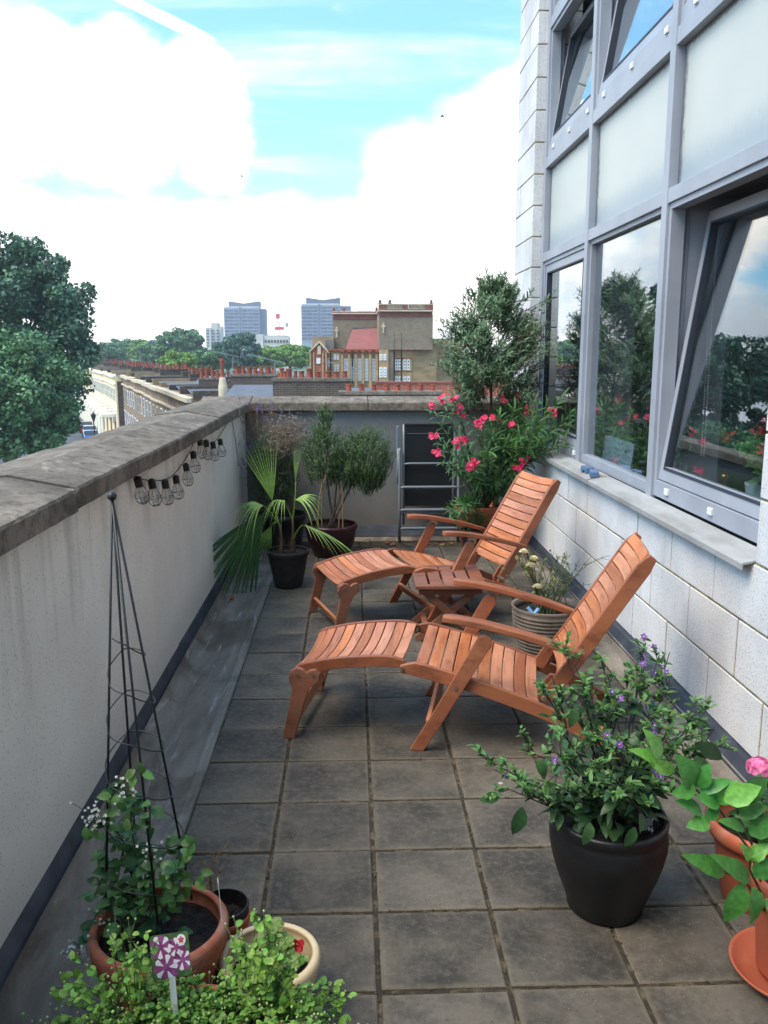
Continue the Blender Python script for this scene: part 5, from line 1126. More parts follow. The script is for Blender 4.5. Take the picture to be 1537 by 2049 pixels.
mb = MB(); mb.prism([(1.700, 5.16, .84), (1.700, 5.76, .84), (1.722, 5.76, 1.05), (1.722, 5.16, 1.05)], (.002, 0, 0)); mb.build('sheet', MAT['card'], cd)
mb = MB(); rr = np.random.default_rng(3)
for (yc, zc, n_) in ((5.30, 1.0, 14), (5.32, .985, 10), (5.58, .885, 3)):
    for q in range(n_):
        y = yc - .006 * q + rr.normal(0, .001); z = zc + rr.normal(0, .002); x = 1.6985 + (z - .84) * .1048; mb.box((x - .0006, y, z - .003), (x, y - .004, z + .003))
mb.build('writing', MAT['ink'], cd)
for (y, x, z, lab, fl_) in ((4.78, 1.79, .835, 'green leafy houseplant in a white pot inside the fixed window pane', 0), (4.05, 1.98, .835, 'red flowered houseplant in a pale pot behind the tilted window', 1)):
    ip = thing('houseplant', lab, 'houseplant', (x, y, z)); pot(ip, [(.05, 0), (.052, .01), (.068, .13), (.07, .14)], (x, y, z), MAT['card'], .006, .11); ms, acc = MB(), Acc()
    for q in range(16):
        t_ = Vector((x + rng.normal(0, .06), y + rng.normal(0, .10), z + rng.uniform(.2, .42))); sprig(ms, acc, (x, y, z + .12), t_, ('lemon', 'ovate'), 7, .08, .022, .002, .15, .4, .8, .2)
    ms.build('stems', MAT['stemgreen'], ip); acc.flush('leaves', {}, ip)
    if fl_:
        for q in range(6):
            c = Vector((x + rng.normal(0, .05), y + rng.normal(0, .12), z + rng.uniform(.25, .42))); mb = MB(); mb.leaves([tuple(c + rv(.012)) for _ in range(12)], [tuple(rv(1)) for _ in range(12)], [tuple(rv(1)) for _ in range(12)], .03, .013, 'petal'); mb.build('flower', MAT['red'], ip)
MAT['gold'] = M('gold_brass', rgb(196, 152, 74), None, rough=.3, metal=.9)
cs = thing('candlestick', 'small brass candlestick on the inner ledge behind the tilted window', 'candlestick', (1.86, 4.18, .835))
MB().lathe([(.03, 0), (.03, .006), (.01, .02), (.007, .04), (.014, .055), (.007, .07), (.006, .1), (.013, .115), (.006, .13), (.016, .15), (.016, .165)], (1.86, 4.18, .835), 20).build('turned_stem', MAT['gold'], cs, smooth=True)
bc2 = thing('blind_chain', 'white beaded blind chain hanging in the gap of the tilted window', 'blind chain', (1.8, 4.31, 2.3)); mb = MB()
for s_ in (-.018, .018):
    for q in range(90): mb.ball((1.80, 4.33 + s_ + .01 * math.sin(q * .05), 2.28 - q * .0135), .0038, 6, 4)
mb.build('beads', MAT['cap'], bc2)
# ---------------------------------------------------------------- the town beyond
GZ0 = -9.0
MAT['ground'] = M('town_ground', rgb(112, 112, 104), rgb(92, 98, 84), .05, .95)
MAT['asphalt'] = M('asphalt', rgb(82, 82, 84), rgb(70, 70, 72), .8, .9)
MAT['stock'] = M('stock_brick', rgb(164, 138, 102), rgb(136, 114, 86), .8, .9, stretch=(1, 1, 2.5))
MAT['stockdark'] = M('sooty_brick', rgb(98, 82, 68), rgb(72, 60, 52), 1.2, .9, stretch=(1, 1, 3))
MAT['greybrick'] = M('grey_brown_brick', rgb(142, 122, 100), rgb(120, 102, 86), 1.0, .9)
MAT['stucco'] = M('cream_stucco', rgb(238, 220, 182), rgb(226, 204, 162), .5, .8)
MAT['stuccow'] = M('white_stucco', rgb(240, 232, 212), None, rough=.7)
MAT['redbrick'] = M('red_brick', rgb(166, 86, 62), rgb(140, 70, 54), 1.2, .85)
MAT['bandbrick'] = M('dark_red_brick', rgb(134, 84, 72), rgb(112, 70, 62), 1.2, .85); MAT['skypane'] = M('sash_glass', rgb(142, 154, 168), rgb(104, 116, 132), .8, .15, spec=.7)  # pane glass: sky reflection put into its pale blue-grey colour
MAT['redtile'] = M('red_roof_tile', rgb(146, 86, 78), rgb(126, 72, 66), 1.5, .8, stretch=(1, 4, 1))
MAT['slate'] = M('slate', rgb(104, 104, 108), rgb(80, 80, 86), 2, .7, stretch=(1, 3, 1))
MAT['stone'] = M('pale_stone', rgb(206, 190, 162), rgb(184, 168, 142), 1.5, .85)
MAT['winw'] = M('white_sash_frame', rgb(236, 234, 228), None, rough=.5)
MAT['wing'] = M('dark_window_glass', rgb(44, 50, 60), None, rough=.12, spec=.7)
MAT['conc'] = M('tower_cladding', rgb(148, 156, 172), rgb(132, 140, 156), .06, .7)
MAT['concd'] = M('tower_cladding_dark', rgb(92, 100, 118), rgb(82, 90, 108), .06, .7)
MAT['tpane'] = M('tower_glazing', rgb(80, 96, 118), rgb(54, 68, 90), .3, .25, spec=.6)
MAT['beigec'] = M('pale_concrete', rgb(206, 196, 182), rgb(182, 172, 160), .1, .8)
MAT['potred'] = M('chimney_clay', rgb(158, 82, 60), rgb(122, 64, 50), 4, .8, island=.15)
MAT['treedark'] = leaf_mat('plane_tree_leaf', rgb(56, 88, 68), rgb(84, 116, 84), .35, .02, .55, .15, ns=.55, na=.38)
MAT['treemid'] = leaf_mat('street_tree_leaf', rgb(76, 112, 78), rgb(104, 138, 88), .3, .02, .6, .15, ns=.45, na=.3)
MAT['treelime'] = leaf_mat('lime_leaf', rgb(104, 140, 62), rgb(136, 164, 78), .25, .02, .6, .2)
MAT['treeblue'] = leaf_mat('willow_leaf', rgb(72, 102, 88), rgb(92, 120, 98), .25, .02, .6, .15)
g = MB(); g.add([(-3000, -300, GZ0), (3000, -300, GZ0), (3000, 5000, GZ0), (-3000, 5000, GZ0)], [(0, 1, 2, 3)])
structure(g.build('ground', MAT['ground']), 'town ground far below the terrace', 'ground')
TA, TBp = Vector((-9.2, 50, 0)), Vector((-26.9, 103, 0)); td = (TBp - TA).normalized(); tn = Vector((td.y, -td.x, 0))     # tn points to the right, into the houses
s_ = MB(); a_, b_ = TA - td * 60, TBp + td * 90
s_.add([tuple(p + Vector((0, 0, GZ0 + .02))) for p in (a_ - tn * 14, a_ - tn * 3, b_ - tn * 3, b_ - tn * 14)], [(0, 1, 2, 3)])
structure(s_.build('street', MAT['asphalt']), 'grey asphalt street below the terrace', 'street')
s_ = MB(); s_.prism([tuple(p + Vector((0, 0, GZ0))) for p in (a_ - tn * 3, a_ + tn * .5, b_ + tn * .5, b_ - tn * 3)], (0, 0, .13))
structure(s_.build('pavement', MAT['beigec']), 'pale pavement along the terraced houses', 'pavement')
def lpot(parent, c, h, r, nm='chimney_pot', n=10):
    return MB().lathe([(r * .95, 0), (r * .95, h * .08), (r * .8, h * .12), (r * .72, h * .82), (r * .9, h * .86), (r * .9, h), (r * .62, h), (r * .6, h * .7)], c, n).build(nm, MAT['potred'], parent)
def terrace(A, B, cnt, ztop, stucco, lab, group, stacks=True, depth=9.0):
    d = (B - A); L_ = d.length / cnt; d = d.normalized(); n = Vector((d.y, -d.x, 0)); up = Vector((0, 0, 1))
    for i in range(cnt):
        o = A + d * (L_ * i); t = thing('terraced_house', lab(i), 'house', (o.x, o.y, GZ0), 0, group)
        P = lambda s, e, z: o + d * s + n * e + up * z
        fac = MAT['stucco'] if stucco else MAT['greybrick']; mb = MB(); zt = ztop + rng.normal(0, .04); h = (zt - GZ0) / 2
        mb.obox(P(L_ / 2, depth / 2, (zt + GZ0) / 2), (d, n, up), (L_ / 2 - .01, depth / 2, h)); mb.build('wall', fac, t)
        mb = MB(); mb.obox(P(L_ / 2, -.08, zt - .12), (d, n, up), (L_ / 2 - .012, .22, .13)); mb.obox(P(L_ / 2, -.05, zt - 1.05), (d, n, up), (L_ / 2 - .012, .14, .07)); mb.build('cornice', MAT['stuccow'] if stucco else MAT['stone'], t)
        mb = MB()      # butterfly roof: two slopes to a middle gutter, behind the parapet
        mb.prism([tuple(P(.12, .5, zt + .32)), tuple(P(L_ / 2, .5, zt - .02)), tuple(P(L_ - .12, .5, zt + .32)), tuple(P(L_ / 2, .5, zt + .012))], tuple(n * (depth - .8))); rf = mb.build('roof', MAT['slate'], t)
        mb = MB(); mb.obox(P(0, depth / 2, zt + .2), (d, n, up), (.17, depth / 2 - .1, .16 + rng.uniform(0, .14))); mb.build('party_wall', MAT[('stockdark', 'greybrick', 'stock')[int(rng.integers(3))]], t)
        if stacks and (stucco or i not in (3, 6)):
            q = rng.uniform(2.5, 3.3); mb = MB(); mb.obox(P(0, q + 1.4, zt + .40), (d, n, up), (.3, 1.45, .36)); mb.obox(P(0, q + 1.4, zt + .80), (d, n, up), (.35, 1.5, .06)); cs_ = mb.build('chimney_stack', MAT['stockdark'], t)
            for k_ in range(7):
                if rng.uniform() < .8: c = P(rng.normal(0, .03), q + .2 + k_ * .4, zt + .86); lpot(cs_, tuple(c), rng.uniform(.36, .6), rng.uniform(.11, .15), n=8)
        for fl, (z0, z1) in enumerate(((zt - 3.1, zt - 1.5), (zt - 6.0, zt - 4.0))):
            for k_ in range(2 if not stucco else 3):
                s = L_ * (k_ + .5) / (2 if not stucco else 3); w = .52 if not stucco else .45; mb = MB(); mb.obox(P(s, -.02, (z0 + z1) / 2), (d, n, up), (w, .05, (z1 - z0) / 2)); 
                wd = mb.build('window', MAT['winw'] if fl or stucco or i % 3 else MAT['stone'], t); mb = MB()
                for (a, b) in ((z0 + .08, (z0 + z1) / 2 - .03), ((z0 + z1) / 2 + .03, z1 - .08)): mb.obox(P(s, -.075, (a + b) / 2), (d, n, up), (w - .1, .01, (b - a) / 2))
                mb.build('pane', MAT['wing'] if stucco else MAT['tpane'], wd)
        if stucco and i == 0: MB().obox(P(-.03, depth / 2 + .2, (zt + GZ0) / 2 - .4), (d, n, up), (.04, depth / 2 + .02, h - .3)).build('end_wall', MAT['stockdark'], t)
        if stucco:
            mb = MB(); mb.obox(P(L_ / 2, -.9, GZ0 + 3.2), (d, n, up), (L_ * .3, .85, .18))
            for s in (-.26, .26): mb.tube([P(L_ * (.5 + s), -1.6, GZ0), P(L_ * (.5 + s), -1.6, GZ0 + 3.05)], .16, 8)
            mb.build('porch', MAT['stuccow'], t)
            mb = MB(); mb.obox(P(L_ / 2, -.03, GZ0 + 1.25), (d, n, up), (.5, .05, 1.2)); mb.build('door', MAT['wing'], t)
ords = ['first', 'second', 'third', 'fourth', 'fifth', 'sixth', 'seventh', 'eighth', 'ninth', 'tenth', 'eleventh', 'twelfth']
terrace(TA, TBp, 10, -1.0, False, lambda i: 'grey brick terraced house with sash windows, %s in the near row counting from our parapet' % ords[i], 'grey brick terraced houses along the street')
terrace(TBp - tn * .8 + td * .1, TBp - tn * .8 + td * 62 - tn * 2, 11, -1.0, True, lambda i: 'sunlit cream stucco house with white porch, %s after the grey brick row' % ords[i], 'cream stucco houses along the street')
# chimneys nearer than the rows
def stack(lab, px0, px1, py0, py1, Y, pots, mat='stockdark', thick=.7, zlow=None):
    a, b = AT(px0, py1, Y), AT(px1, py0, Y); t = thing('brick_chimney', lab, 'chimney', ((a.x + b.x) / 2, Y, GZ0))
    mb = MB(); z1 = AT((px0 + px1) / 2, py0, Y).z; x0, x1 = AT(px0, (py0 + py1) / 2, Y).x, AT(px1, (py0 + py1) / 2, Y).x
    mb.box((x0, Y, GZ0), (x1, Y + thick, z1 - .10)); mb.build('stack', brick_wall(mat), t); mb = MB(); mb.box((x0 - .05, Y - .05, z1 - .099), (x1 + .05, Y + thick + .05, z1)); mb.build('cap', MAT['coping'], t)
    for (cx, w, py) in pots:
        r = w / 2 * Y / FPX; h = AT(cx, py, Y).z - z1; lpot(t, (AT(cx, py0, Y).x + 0, Y + thick * rng.uniform(.35, .65), z1 - .01), h + .01, r * 1.08, n=14)
    return t
_bw = {}
def brick_wall(base):
    if base in _bw: return _bw[base]
    m, k, out = new_mat(base + '_coursed'); co = k.node('ShaderNodeTexCoord').outputs['Object']
    c1 = {'stockdark': (rgb(94, 78, 66), rgb(70, 58, 50), rgb(116, 106, 94)), 'redbrick': (rgb(176, 92, 66), rgb(150, 74, 56), rgb(176, 140, 118)), 'stockyellow_lit': (rgb(184, 150, 104), rgb(154, 122, 84), rgb(184, 166, 138)), 'stock': (rgb(140, 120, 96), rgb(114, 98, 80), rgb(150, 140, 124))}[base]  # yellow stock is brightened, sunlight put into the lower walls' colour
    v = k.node('ShaderNodeCombineXYZ', {0: k.node('ShaderNodeSeparateXYZ', {0: co}).outputs[0], 1: k.node('ShaderNodeSeparateXYZ', {0: co}).outputs[2], 2: 0.0}).outputs[0]
    br = k.node('ShaderNodeTexBrick', {'Vector': v, 'Color1': c1[0], 'Color2': c1[1], 'Mortar': c1[2], 'Scale': 1.0, 'Mortar Size': .008, 'Brick Width': .225, 'Row Height': .075})
    c = k.mix(k.math('MULTIPLY', k.ramp(k.noise(co, 1.6, 5), .4, .7), .5), br.outputs[0], c1[1])
    p = k.node('ShaderNodeBsdfPrincipled', {'Base Color': c, 'Roughness': .9}); k.l.new(p.outputs[0], out.inputs[0]); _bw[base] = m; return m
stack('sooty brick chimney with a row of seven red pots beside the tall clay flue', 462, 553, 749, 800, 42, [(473 + 12.2 * i, 10, 733 + rng.uniform(0, 2)) for i in range(7)])
stack('broad dark brick chimney with squat red pots and a cluster of taller ones', 546, 703, 757, 806, 30, [(562, 11, 737), (576, 12, 738), (569, 11, 743), (590, 8, 743), (602, 13, 743), (618, 14, 738), (635, 14, 744), (655, 14, 743), (672, 13, 744), (690, 12, 743)], thick=.8)
stack('low stone capped chimney just beyond the end wall with eight spaced red pots', 681, 884, 783, 812, 26, [(698, 13, 769), (724, 13, 768), (749, 12, 770), (775, 13, 769), (797, 13, 770), (820, 12, 769), (844, 13, 769), (868, 12, 770)], thick=.75)
stack('small sooty chimney with four red pots left of the seven pot chimney', 398, 440, 757, 790, 58, [(402, 9, 738), (412, 9, 736), (424, 8, 741), (434, 9, 741)])
tf = thing('clay_flue', 'single tall orange clay flue on a rendered base among the rooftops', 'flue', (AT(445, 740, 47).x, 47, GZ0))
c = AT(445.5, 757, 47); MB().lathe([(.26, 0), (.25, c.z - GZ0 - .5), (.17, c.z - GZ0), (.13, c.z - GZ0 + .05)], (c.x, 47, GZ0), 14).build('base', MAT['stone'], tf); lpot(tf, (c.x, 47, c.z), AT(445, 717, 47).z - c.z, .14, n=14)
def aerial(px, py0, py1, Y, lab):
    a, b = AT(px, py1, Y), AT(px, py0, Y); t = thing('tv_aerial', lab, 'aerial', tuple(a)); MB().tube([a, b], .02, 6).build('mast', MAT['tubegrey'], t); mb = MB(); d = Vector((-.95, .2, .22)).normalized(); p0 = b - d * .3; p1 = b + d * 1.0
    mb.tube([p0, p1], .014, 5)
    for q in range(9): c = p0.lerp(p1, q / 8); e = d.cross(Vector((0, 0, 1))).normalized() * .16; mb.tube([c - e, c + e], .008, 4)
    mb.build('antenna', MAT['tubegrey'], t)
aerial(550, 722, 752, 30, 'thin rooftop aerial on the broad dark brick chimney'); aerial(466, 712, 752, 42, 'thin rooftop aerial by the tall clay flue'); aerial(705, 736, 760, 30, 'small rooftop aerial right of the broad dark brick chimney')
# low roofs and the red wall just beyond the end wall
def pitched(lab, px0, px1, pyr, pye, Y0, Y1, mat, wmat):
    x0, x1 = AT(px0, pye, Y0).x, AT(px1, pye, Y0).x; ze, zr = AT(px0, pye, Y0).z, AT(px0, pyr, (Y0 + Y1) / 2).z; t = thing('rooftop_house', lab, 'house', ((x0 + x1) / 2, Y0, GZ0))
    MB().box((x0, Y0, GZ0), (x1, Y1, ze)).build('wall', brick_wall(wmat), t); ym = (Y0 + Y1) / 2
    MB().prism([(x0 - .1, Y0 - .25, ze), (x0 - .1, ym, zr), (x0 - .1, Y1 + .25, ze)], (x1 - x0 + .2, 0, 0)).build('roof', MAT[mat], t)
pitched('house with a low grey slate roof behind the low stone capped chimney', 560, 745, 776, 806, 31.5, 38, 'slate', 'stockdark')
pitched('house with a dark slate roof left of the broad dark brick chimney', 440, 545, 770, 812, 34, 44, 'slate', 'stockdark')
pitched('house with a slate roof behind the sooty chimneys of the near street', 380, 520, 752, 775, 62, 74, 'slate', 'stockdark')
rw = thing('brick_wall', 'bright red brick parapet wall with pale coping beyond the low stone capped chimney', 'wall', (AT(880, 770, 34).x, 34, GZ0))
x0, x1 = AT(752, 775, 34).x, AT(1030, 775, 34).x; z1 = AT(880, 767, 34).z; MB().box((x0, 34, GZ0), (x1, 34.4, z1)).build('wall', brick_wall('redbrick'), rw); MB().box((x0 - .03, 33.96, z1 + .001), (x1 + .03, 34.44, z1 + .07)).build('coping', MAT['redtile'], rw)
pitched('house with a red tiled roof behind the tall grey green shrub', 890, 1060, 780, 800, 36, 44, 'redtile', 'redbrick')
# --- the old school
SY = 72.0; sc_ = thing('school_building', 'old brown and red brick school with two square towers and a red tiled hall roof', 'school', (AT(770, 700, SY).x, SY, GZ0))
def zp(zx, zy): return (400 + zx / 2.745, 560 + zy / 2.745)
def RB(zx0, zy0, zx1, zy1, Y, d, nm, mat, parent=None, down=False, bev=0):
    (x0, y0), (x1, y1) = zp(zx0, zy0), zp(zx1, zy1); X0, X1 = AT(x0, (y0 + y1) / 2, Y).x, AT(x1, (y0 + y1) / 2, Y).x; Z1, Z0 = AT((x0 + x1) / 2, y0, Y).z, AT((x0 + x1) / 2, y1, Y).z
    return MB().box((X0, Y, GZ0 if down else Z0), (X1, Y + d, Z1)).build(nm, mat if not isinstance(mat, str) else MAT[mat], parent or sc_)
BW, BR = brick_wall('stock'), brick_wall('redbrick')
BY = brick_wall('stockyellow_lit'); RB(700, 384, 1165, 600, SY, 10, 'hall_wall', BY, down=True); RB(1165, 384, 1300, 600, SY + .1, 10, 'wing_wall', MAT['stock'], down=True); RB(1250, 322, 1440, 600, SY + 1.2, 9, 'side_wall', MAT['stock'], down=True); RB(1440, 400, 1700, 600, SY + 2, 9, 'side_wall', MAT['greybrick'], down=True)
RB(1062, 322, 1262, 384, SY + 2.2, 6, 'upper_wall', MAT['greybrick']); RB(1215, 321, 1246, 380, SY + 2.1, .2, 'door', M('blue_door', rgb(52, 86, 140), None, rough=.5))
RB(700, 380, 1165, 388, SY - .25, 1, 'string_course', 'redbrick'); RB(985, 430, 1165, 438, SY - .04, .1, 'string_course', 'redbrick'); RB(985, 500, 1165, 506, SY - .04, .1, 'string_course', 'redbrick')
def tower(zx0, zx1, zt, zb, zw, Y, d, md):
    tw_ = RB(zx0, zw, zx1, zb, Y, d, 'tower', BW, down=False); (x0, y0) = zp(zx0, zt)
    RB(zx0 + 1, zw - 18, zx1 - 1, zw + 12, Y - .06, d + .12, 'brick_band', 'bandbrick', tw_); RB(zx0 - 4, zw - 24, zx1 + 4, zw - 17, Y - .25, d + .5, 'cornice', 'stone', tw_); RB(zx0 - 2, zw - 30, zx1 + 2, zw - 24.5, Y - .15, d + .3, 'parapet_base', 'bandbrick', tw_)
    RB(zx0 - 2, zt + 4, zx1 + 2, zt + 8, Y - .15, .5, 'parapet_rail', 'stone', tw_)
    for (a, b) in ((zx0 - 2, zx0 + 40), (zx1 - 40, zx1 + 2), ((zx0 + zx1) / 2 - 12, (zx0 + zx1) / 2 + 12)): RB(a, zt + 4, b, zw - 30, Y - .13, .6, 'parapet_pier', 'bandbrick', tw_)
    x = zx0 + 44
    while x < zx1 - 42:
        if abs(x - (zx0 + zx1) / 2) > 14:
            (px0, py0), (px1, py1) = zp(x, zt + 8), zp(x + 3, zw - 30); p0, p1 = AT(px0, py1, Y), AT(px0, py0, Y); MB().lathe([(.10, 0), (.06, .08), (.11, (p1.z - p0.z) * .4), (.06, (p1.z - p0.z) * .8), (.09, p1.z - p0.z)], (p0.x, Y + .1, p0.z), 8).build('baluster', MAT['stone'], tw_)
        x += 9.5
    for zx in (zx0 + 6, zx0 + 60, zx1 - 8):
        q = zp(zx, zt + 4); p = AT(q[0], q[1], Y); MB().lathe([(.16, 0), (.16, .06), (.08, .1), (.13, .2), (.09, .29), (0.001, .38)], (p.x, Y + .15, p.z), 10).build('finial', MAT['bandbrick'], tw_)
    mx, my = md; q = zp(mx, my); p = AT(q[0], q[1], Y); k_ = Y / FPX / 2.745; mb = MB(); mb.box((p.x - 4 * k_, Y - .12, p.z - 30 * k_), (p.x + 4 * k_, Y - .01, p.z + 26 * k_)); mb.box((p.x - 11 * k_, Y - .10, p.z + 2 * k_), (p.x + 11 * k_, Y - .012, p.z + 12 * k_)); mb.build('stone_cross', MAT['stone'], tw_)
tower(984, 1280, 128, 384, 190, SY - .5, 7.0, (1008, 262)); tower(730, 979, 168, 384, 205, SY + 5.6, 6.0, (752, 285))
a, b, c, d = AT(*zp(800, 382), SY + .2), AT(*zp(984, 382), SY + .2), AT(*zp(984, 262), SY + 5), AT(*zp(838, 270), SY + 5)
MB().prism([tuple(p) for p in (a, b, c, d)], (0, .3, -.25)).build('hall_roof', MAT['redtile'], sc_); RB(836, 262, 984, 268, SY + 4.9, .3, 'roof_ridge', 'slate')
RB(618, 312, 734, 384, SY + 2.5, 5, 'rear_block', MAT['stock']); RB(690, 330, 728, 378, SY + 2.45, .1, 'dark_panel', 'slate')
gp = [AT(*zp(x, y), SY - 1.0) for x, y in ((604, 600), (700, 600), (700, 392), (655, 340), (604, 392))]; gp[0].z = gp[1].z = GZ0
gb = MB().prism([tuple(p) for p in gp], (0, 3.0, 0)).build('gable', BR, sc_)
MB().prism([tuple(AT(*zp(x, y), SY - 1.2)) for x, y in ((598, 396), (655, 334), (706, 396), (706, 404), (655, 346), (598, 404))], (0, 3.4, 0)).build('gable_coping', MAT['stone'], gb)
RB(646, 362, 664, 410, SY - 1.12, .14, 'stone_figure', 'stone', gb)
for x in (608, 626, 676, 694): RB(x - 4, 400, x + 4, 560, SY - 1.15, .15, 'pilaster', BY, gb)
def win(zx0, zy0, zx1, zy1, Y=SY, nx=2, ny=3):
    w = RB(zx0, zy0, zx1, zy1, Y - .06, .08, 'window', 'winw'); (x0, y0), (x1, y1) = zp(zx0, zy0), zp(zx1, zy1); mb = MB()
    X0, X1 = AT(x0, (y0 + y1) / 2, Y).x, AT(x1, (y0 + y1) / 2, Y).x; Z1, Z0 = AT((x0 + x1) / 2, y0, Y).z, AT((x0 + x1) / 2, y1, Y).z; g_ = .12
    for i in range(nx):
        for j in range(ny): mb.box((X0 + g_ + (X1 - X0 - g_) * i / nx, Y - .075, Z0 + g_ + (Z1 - Z0 - g_) * j / ny), (X0 + (X1 - X0 - g_) * (i + 1) / nx, Y - .055, Z0 + (Z1 - Z0 - g_) * (j + 1) / ny))
    mb.build('pane', MAT['skypane'], w)
for x in (802, 838, 876, 915, 956): win(x - 10, 432, x + 11, 556, ny=6)
for x in (742, 758): win(x - 6, 408, x + 6, 438, ny=2); win(x - 6, 468, x + 6, 502, ny=2)
for x in (710,): win(x - 8, 428, x + 8, 478, ny=3)
for x in (995, 1017): win(x - 8, 408, x + 8, 442, SY - .5, ny=2); win(x - 9, 480, x + 9, 536, SY - .5, ny=3)
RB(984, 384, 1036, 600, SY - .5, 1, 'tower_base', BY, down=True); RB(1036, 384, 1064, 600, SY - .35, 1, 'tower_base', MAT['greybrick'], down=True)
for x in (1080, 1100, 1126, 1146): win(x - 8, 436, x + 8, 496, ny=3); win(x - 8, 530, x + 8, 575, ny=2)
win(640, 430, 662, 460, SY - 1.0, ny=2)
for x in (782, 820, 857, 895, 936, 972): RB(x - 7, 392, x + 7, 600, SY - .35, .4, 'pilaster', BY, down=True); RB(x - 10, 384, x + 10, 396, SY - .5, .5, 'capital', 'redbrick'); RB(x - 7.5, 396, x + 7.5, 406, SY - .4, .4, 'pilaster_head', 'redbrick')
for x in (1068, 1107, 718, 838): q0, q1 = AT(*zp(x, 290 if x > 1000 else 400), SY - .45), AT(*zp(x, 570), SY - .45); MB().tube([q0, q1], .06, 6).build('drainpipe', MAT['blackplastic'], sc_)
# --- tower blocks, crane and other far buildings
def block_tower(lab, zx0, zx1, zxs, zt, zr, zb, Y, floors, colsn):
    (x0, y0), (x1, y1), (xs, _) = zp(zx0, zt), zp(zx1, zb), zp(zxs, zt); k_ = Y / FPX; X0, X1, XS = AT(x0, y0, Y).x, AT(x1, y0, Y).x, AT(xs, y0, Y).x; Z1 = AT(x0, y0, Y).z; ZR = AT(*zp(zx0, zr), Y).z
    t = thing('tower_block', lab, 'tower block', ((X0 + X1) / 2, Y, GZ0)); dp_ = X1 - X0
    MB().box((X0, Y, GZ0), (X1, Y + dp_ * .6, Z1)).build('wall', MAT['conc'], t); MB().box((X1 + .02, Y + dp_ * .12, GZ0), (XS, Y + dp_ * .7, Z1 - k_ * 2)).build('side_wing', MAT['concd'], t)
    xm = X0 + (X1 - X0) * .46; MB().box((xm - k_ * 2.2, Y - k_ * .8, GZ0), (xm + k_ * 2.2, Y + 1, Z1 + k_ * .6)).build('stair_shaft', MAT['concd'], t)
    fh = k_ * 6.6; n = 0
    for f in range(floors):
        z = Z1 - k_ * 2.5 - fh * (f + 1)
        for side in (0, 1):
            a, b = (X0 + k_, xm - k_ * 3) if side == 0 else (xm + k_ * 3, X1 - k_)
            for q in range(colsn):
                xa, xb = a + (b - a) * q / colsn, a + (b - a) * (q + 1) / colsn; MB().box((xa + k_ * .35, Y - k_ * .25, z + fh * .22), (xb - k_ * .35, Y + .5, z + fh * .86)).build('window', MAT['tpane'] if (f + q) % 3 else MAT['wing'], t)
            MB().box((a, Y - k_ * .9, z - fh * .02), (b, Y - k_ * .01, z + fh * .12)).build('balcony', MAT['conc'], t)
    xa, xb = AT(zp(zx0 + 28, zr)[0], y0, Y).x, AT(zp(zx1 + (0 if zxs - zx1 < 50 else -2), zr)[0], y0, Y).x; xc = (xa + xb) / 2
    MB().prism([(xa, Y + 1, Z1 + k_ * 2), (xb, Y + 1, Z1 + k_ * 2), (xb, Y + 1, ZR), (xb - k_ * 2, Y + 1, ZR), (xc, Y + 1, Z1 + (ZR - Z1) * .66), (xa + k_ * 2, Y + 1, ZR), (xa, Y + 1, ZR)], (0, dp_ * .5, 0)).build('butterfly_roof', MAT['concd'], t)
    MB().box((X0 + k_ * 2, Y + .5, Z1), (X1 - k_, Y + dp_ * .55, Z1 + k_ * 2.2)).build('penthouse', MAT['beigec'], t)
block_tower('grey glazed tower block with butterfly roof left of the crane', 130, 326, 356, 152, 117, 330, 640, 9, 3)
block_tower('grey glazed tower block with butterfly roof just left of the school tower', 555, 772, 830, 136, 97, 350, 560, 10, 3)
sb = thing('tower_block', 'small pale stepped tower block left of the two glazed towers', 'tower block', (AT(425, 670, 500).x, 500, GZ0))
def SB(px0, py0, px1, Y, d, nm, mat, parent, z0=None): X0, X1, Z = AT(px0, py0, Y).x, AT(px1, py0, Y).x, AT(px0, py0, Y).z; return MB().box((X0, Y, GZ0 if z0 is None else z0), (X1, Y + d, Z)).build(nm, MAT[mat], parent)
SB(411, 655, 422, 500, 9, 'wall', 'beigec', sb); SB(422.05, 646, 436, 500.5, 9, 'wall', 'beigec', sb); SB(436.05, 653, 443, 501, 9, 'wall', 'beigec', sb)
for i in range(6):
    for j in range(3): x = 413 + 10 * j; X0, X1 = AT(x, 660, 499.8).x, AT(x + 5, 660, 499.8).x; z = AT(400, 660 + i * 6, 499.8).z; MB().box((X0, 499.8, z - .9), (X1, 500.3, z)).build('window', MAT['tpane'], sb)
wb = thing('flat_roofed_building', 'pale unfinished flat roofed building below the red and white crane', 'building', (AT(540, 680, 380).x, 380, GZ0))
SB(508, 669, 526, 380, 8, 'wall', 'beigec', wb); SB(526.05, 673, 578, 381, 10, 'wall', 'beigec', wb); SB(530, 671, 575, 382, 8, 'penthouse', 'conc', wb)
for j in range(8): X0, X1 = AT(530 + 6 * j, 680, 380.7).x, AT(534 + 6 * j, 680, 380.7).x; z = AT(400, 680, 380.7).z; MB().box((X0, 380.7, z - 1.2), (X1, 381.2, z)).build('window', MAT['wing'], wb)
fb = thing('flat_roofed_building', 'long low dark building on the horizon behind the street trees', 'building', (AT(270, 686, 420).x, 420, GZ0)); SB(206, 685, 352, 420, 12, 'wall', 'concd', fb); SB(300, 680, 313, 421, 8, 'plant_room', 'concd', fb); SB(314, 679, 326, 422, 8, 'plant_room', 'beigec', fb)
MAT['cranered'] = M('crane_red', rgb(206, 62, 66), None, rough=.5); MAT['cranewhite'] = M('crane_white', rgb(160, 122, 122), None, rough=.5)
cr = thing('tower_crane', 'red and white tower crane between the two glazed tower blocks', 'crane', (AT(558, 660, 470).x, 470, GZ0)); k_ = 470 / FPX
def CP_(px, py): return AT(px, py, 470)
mb = MB()
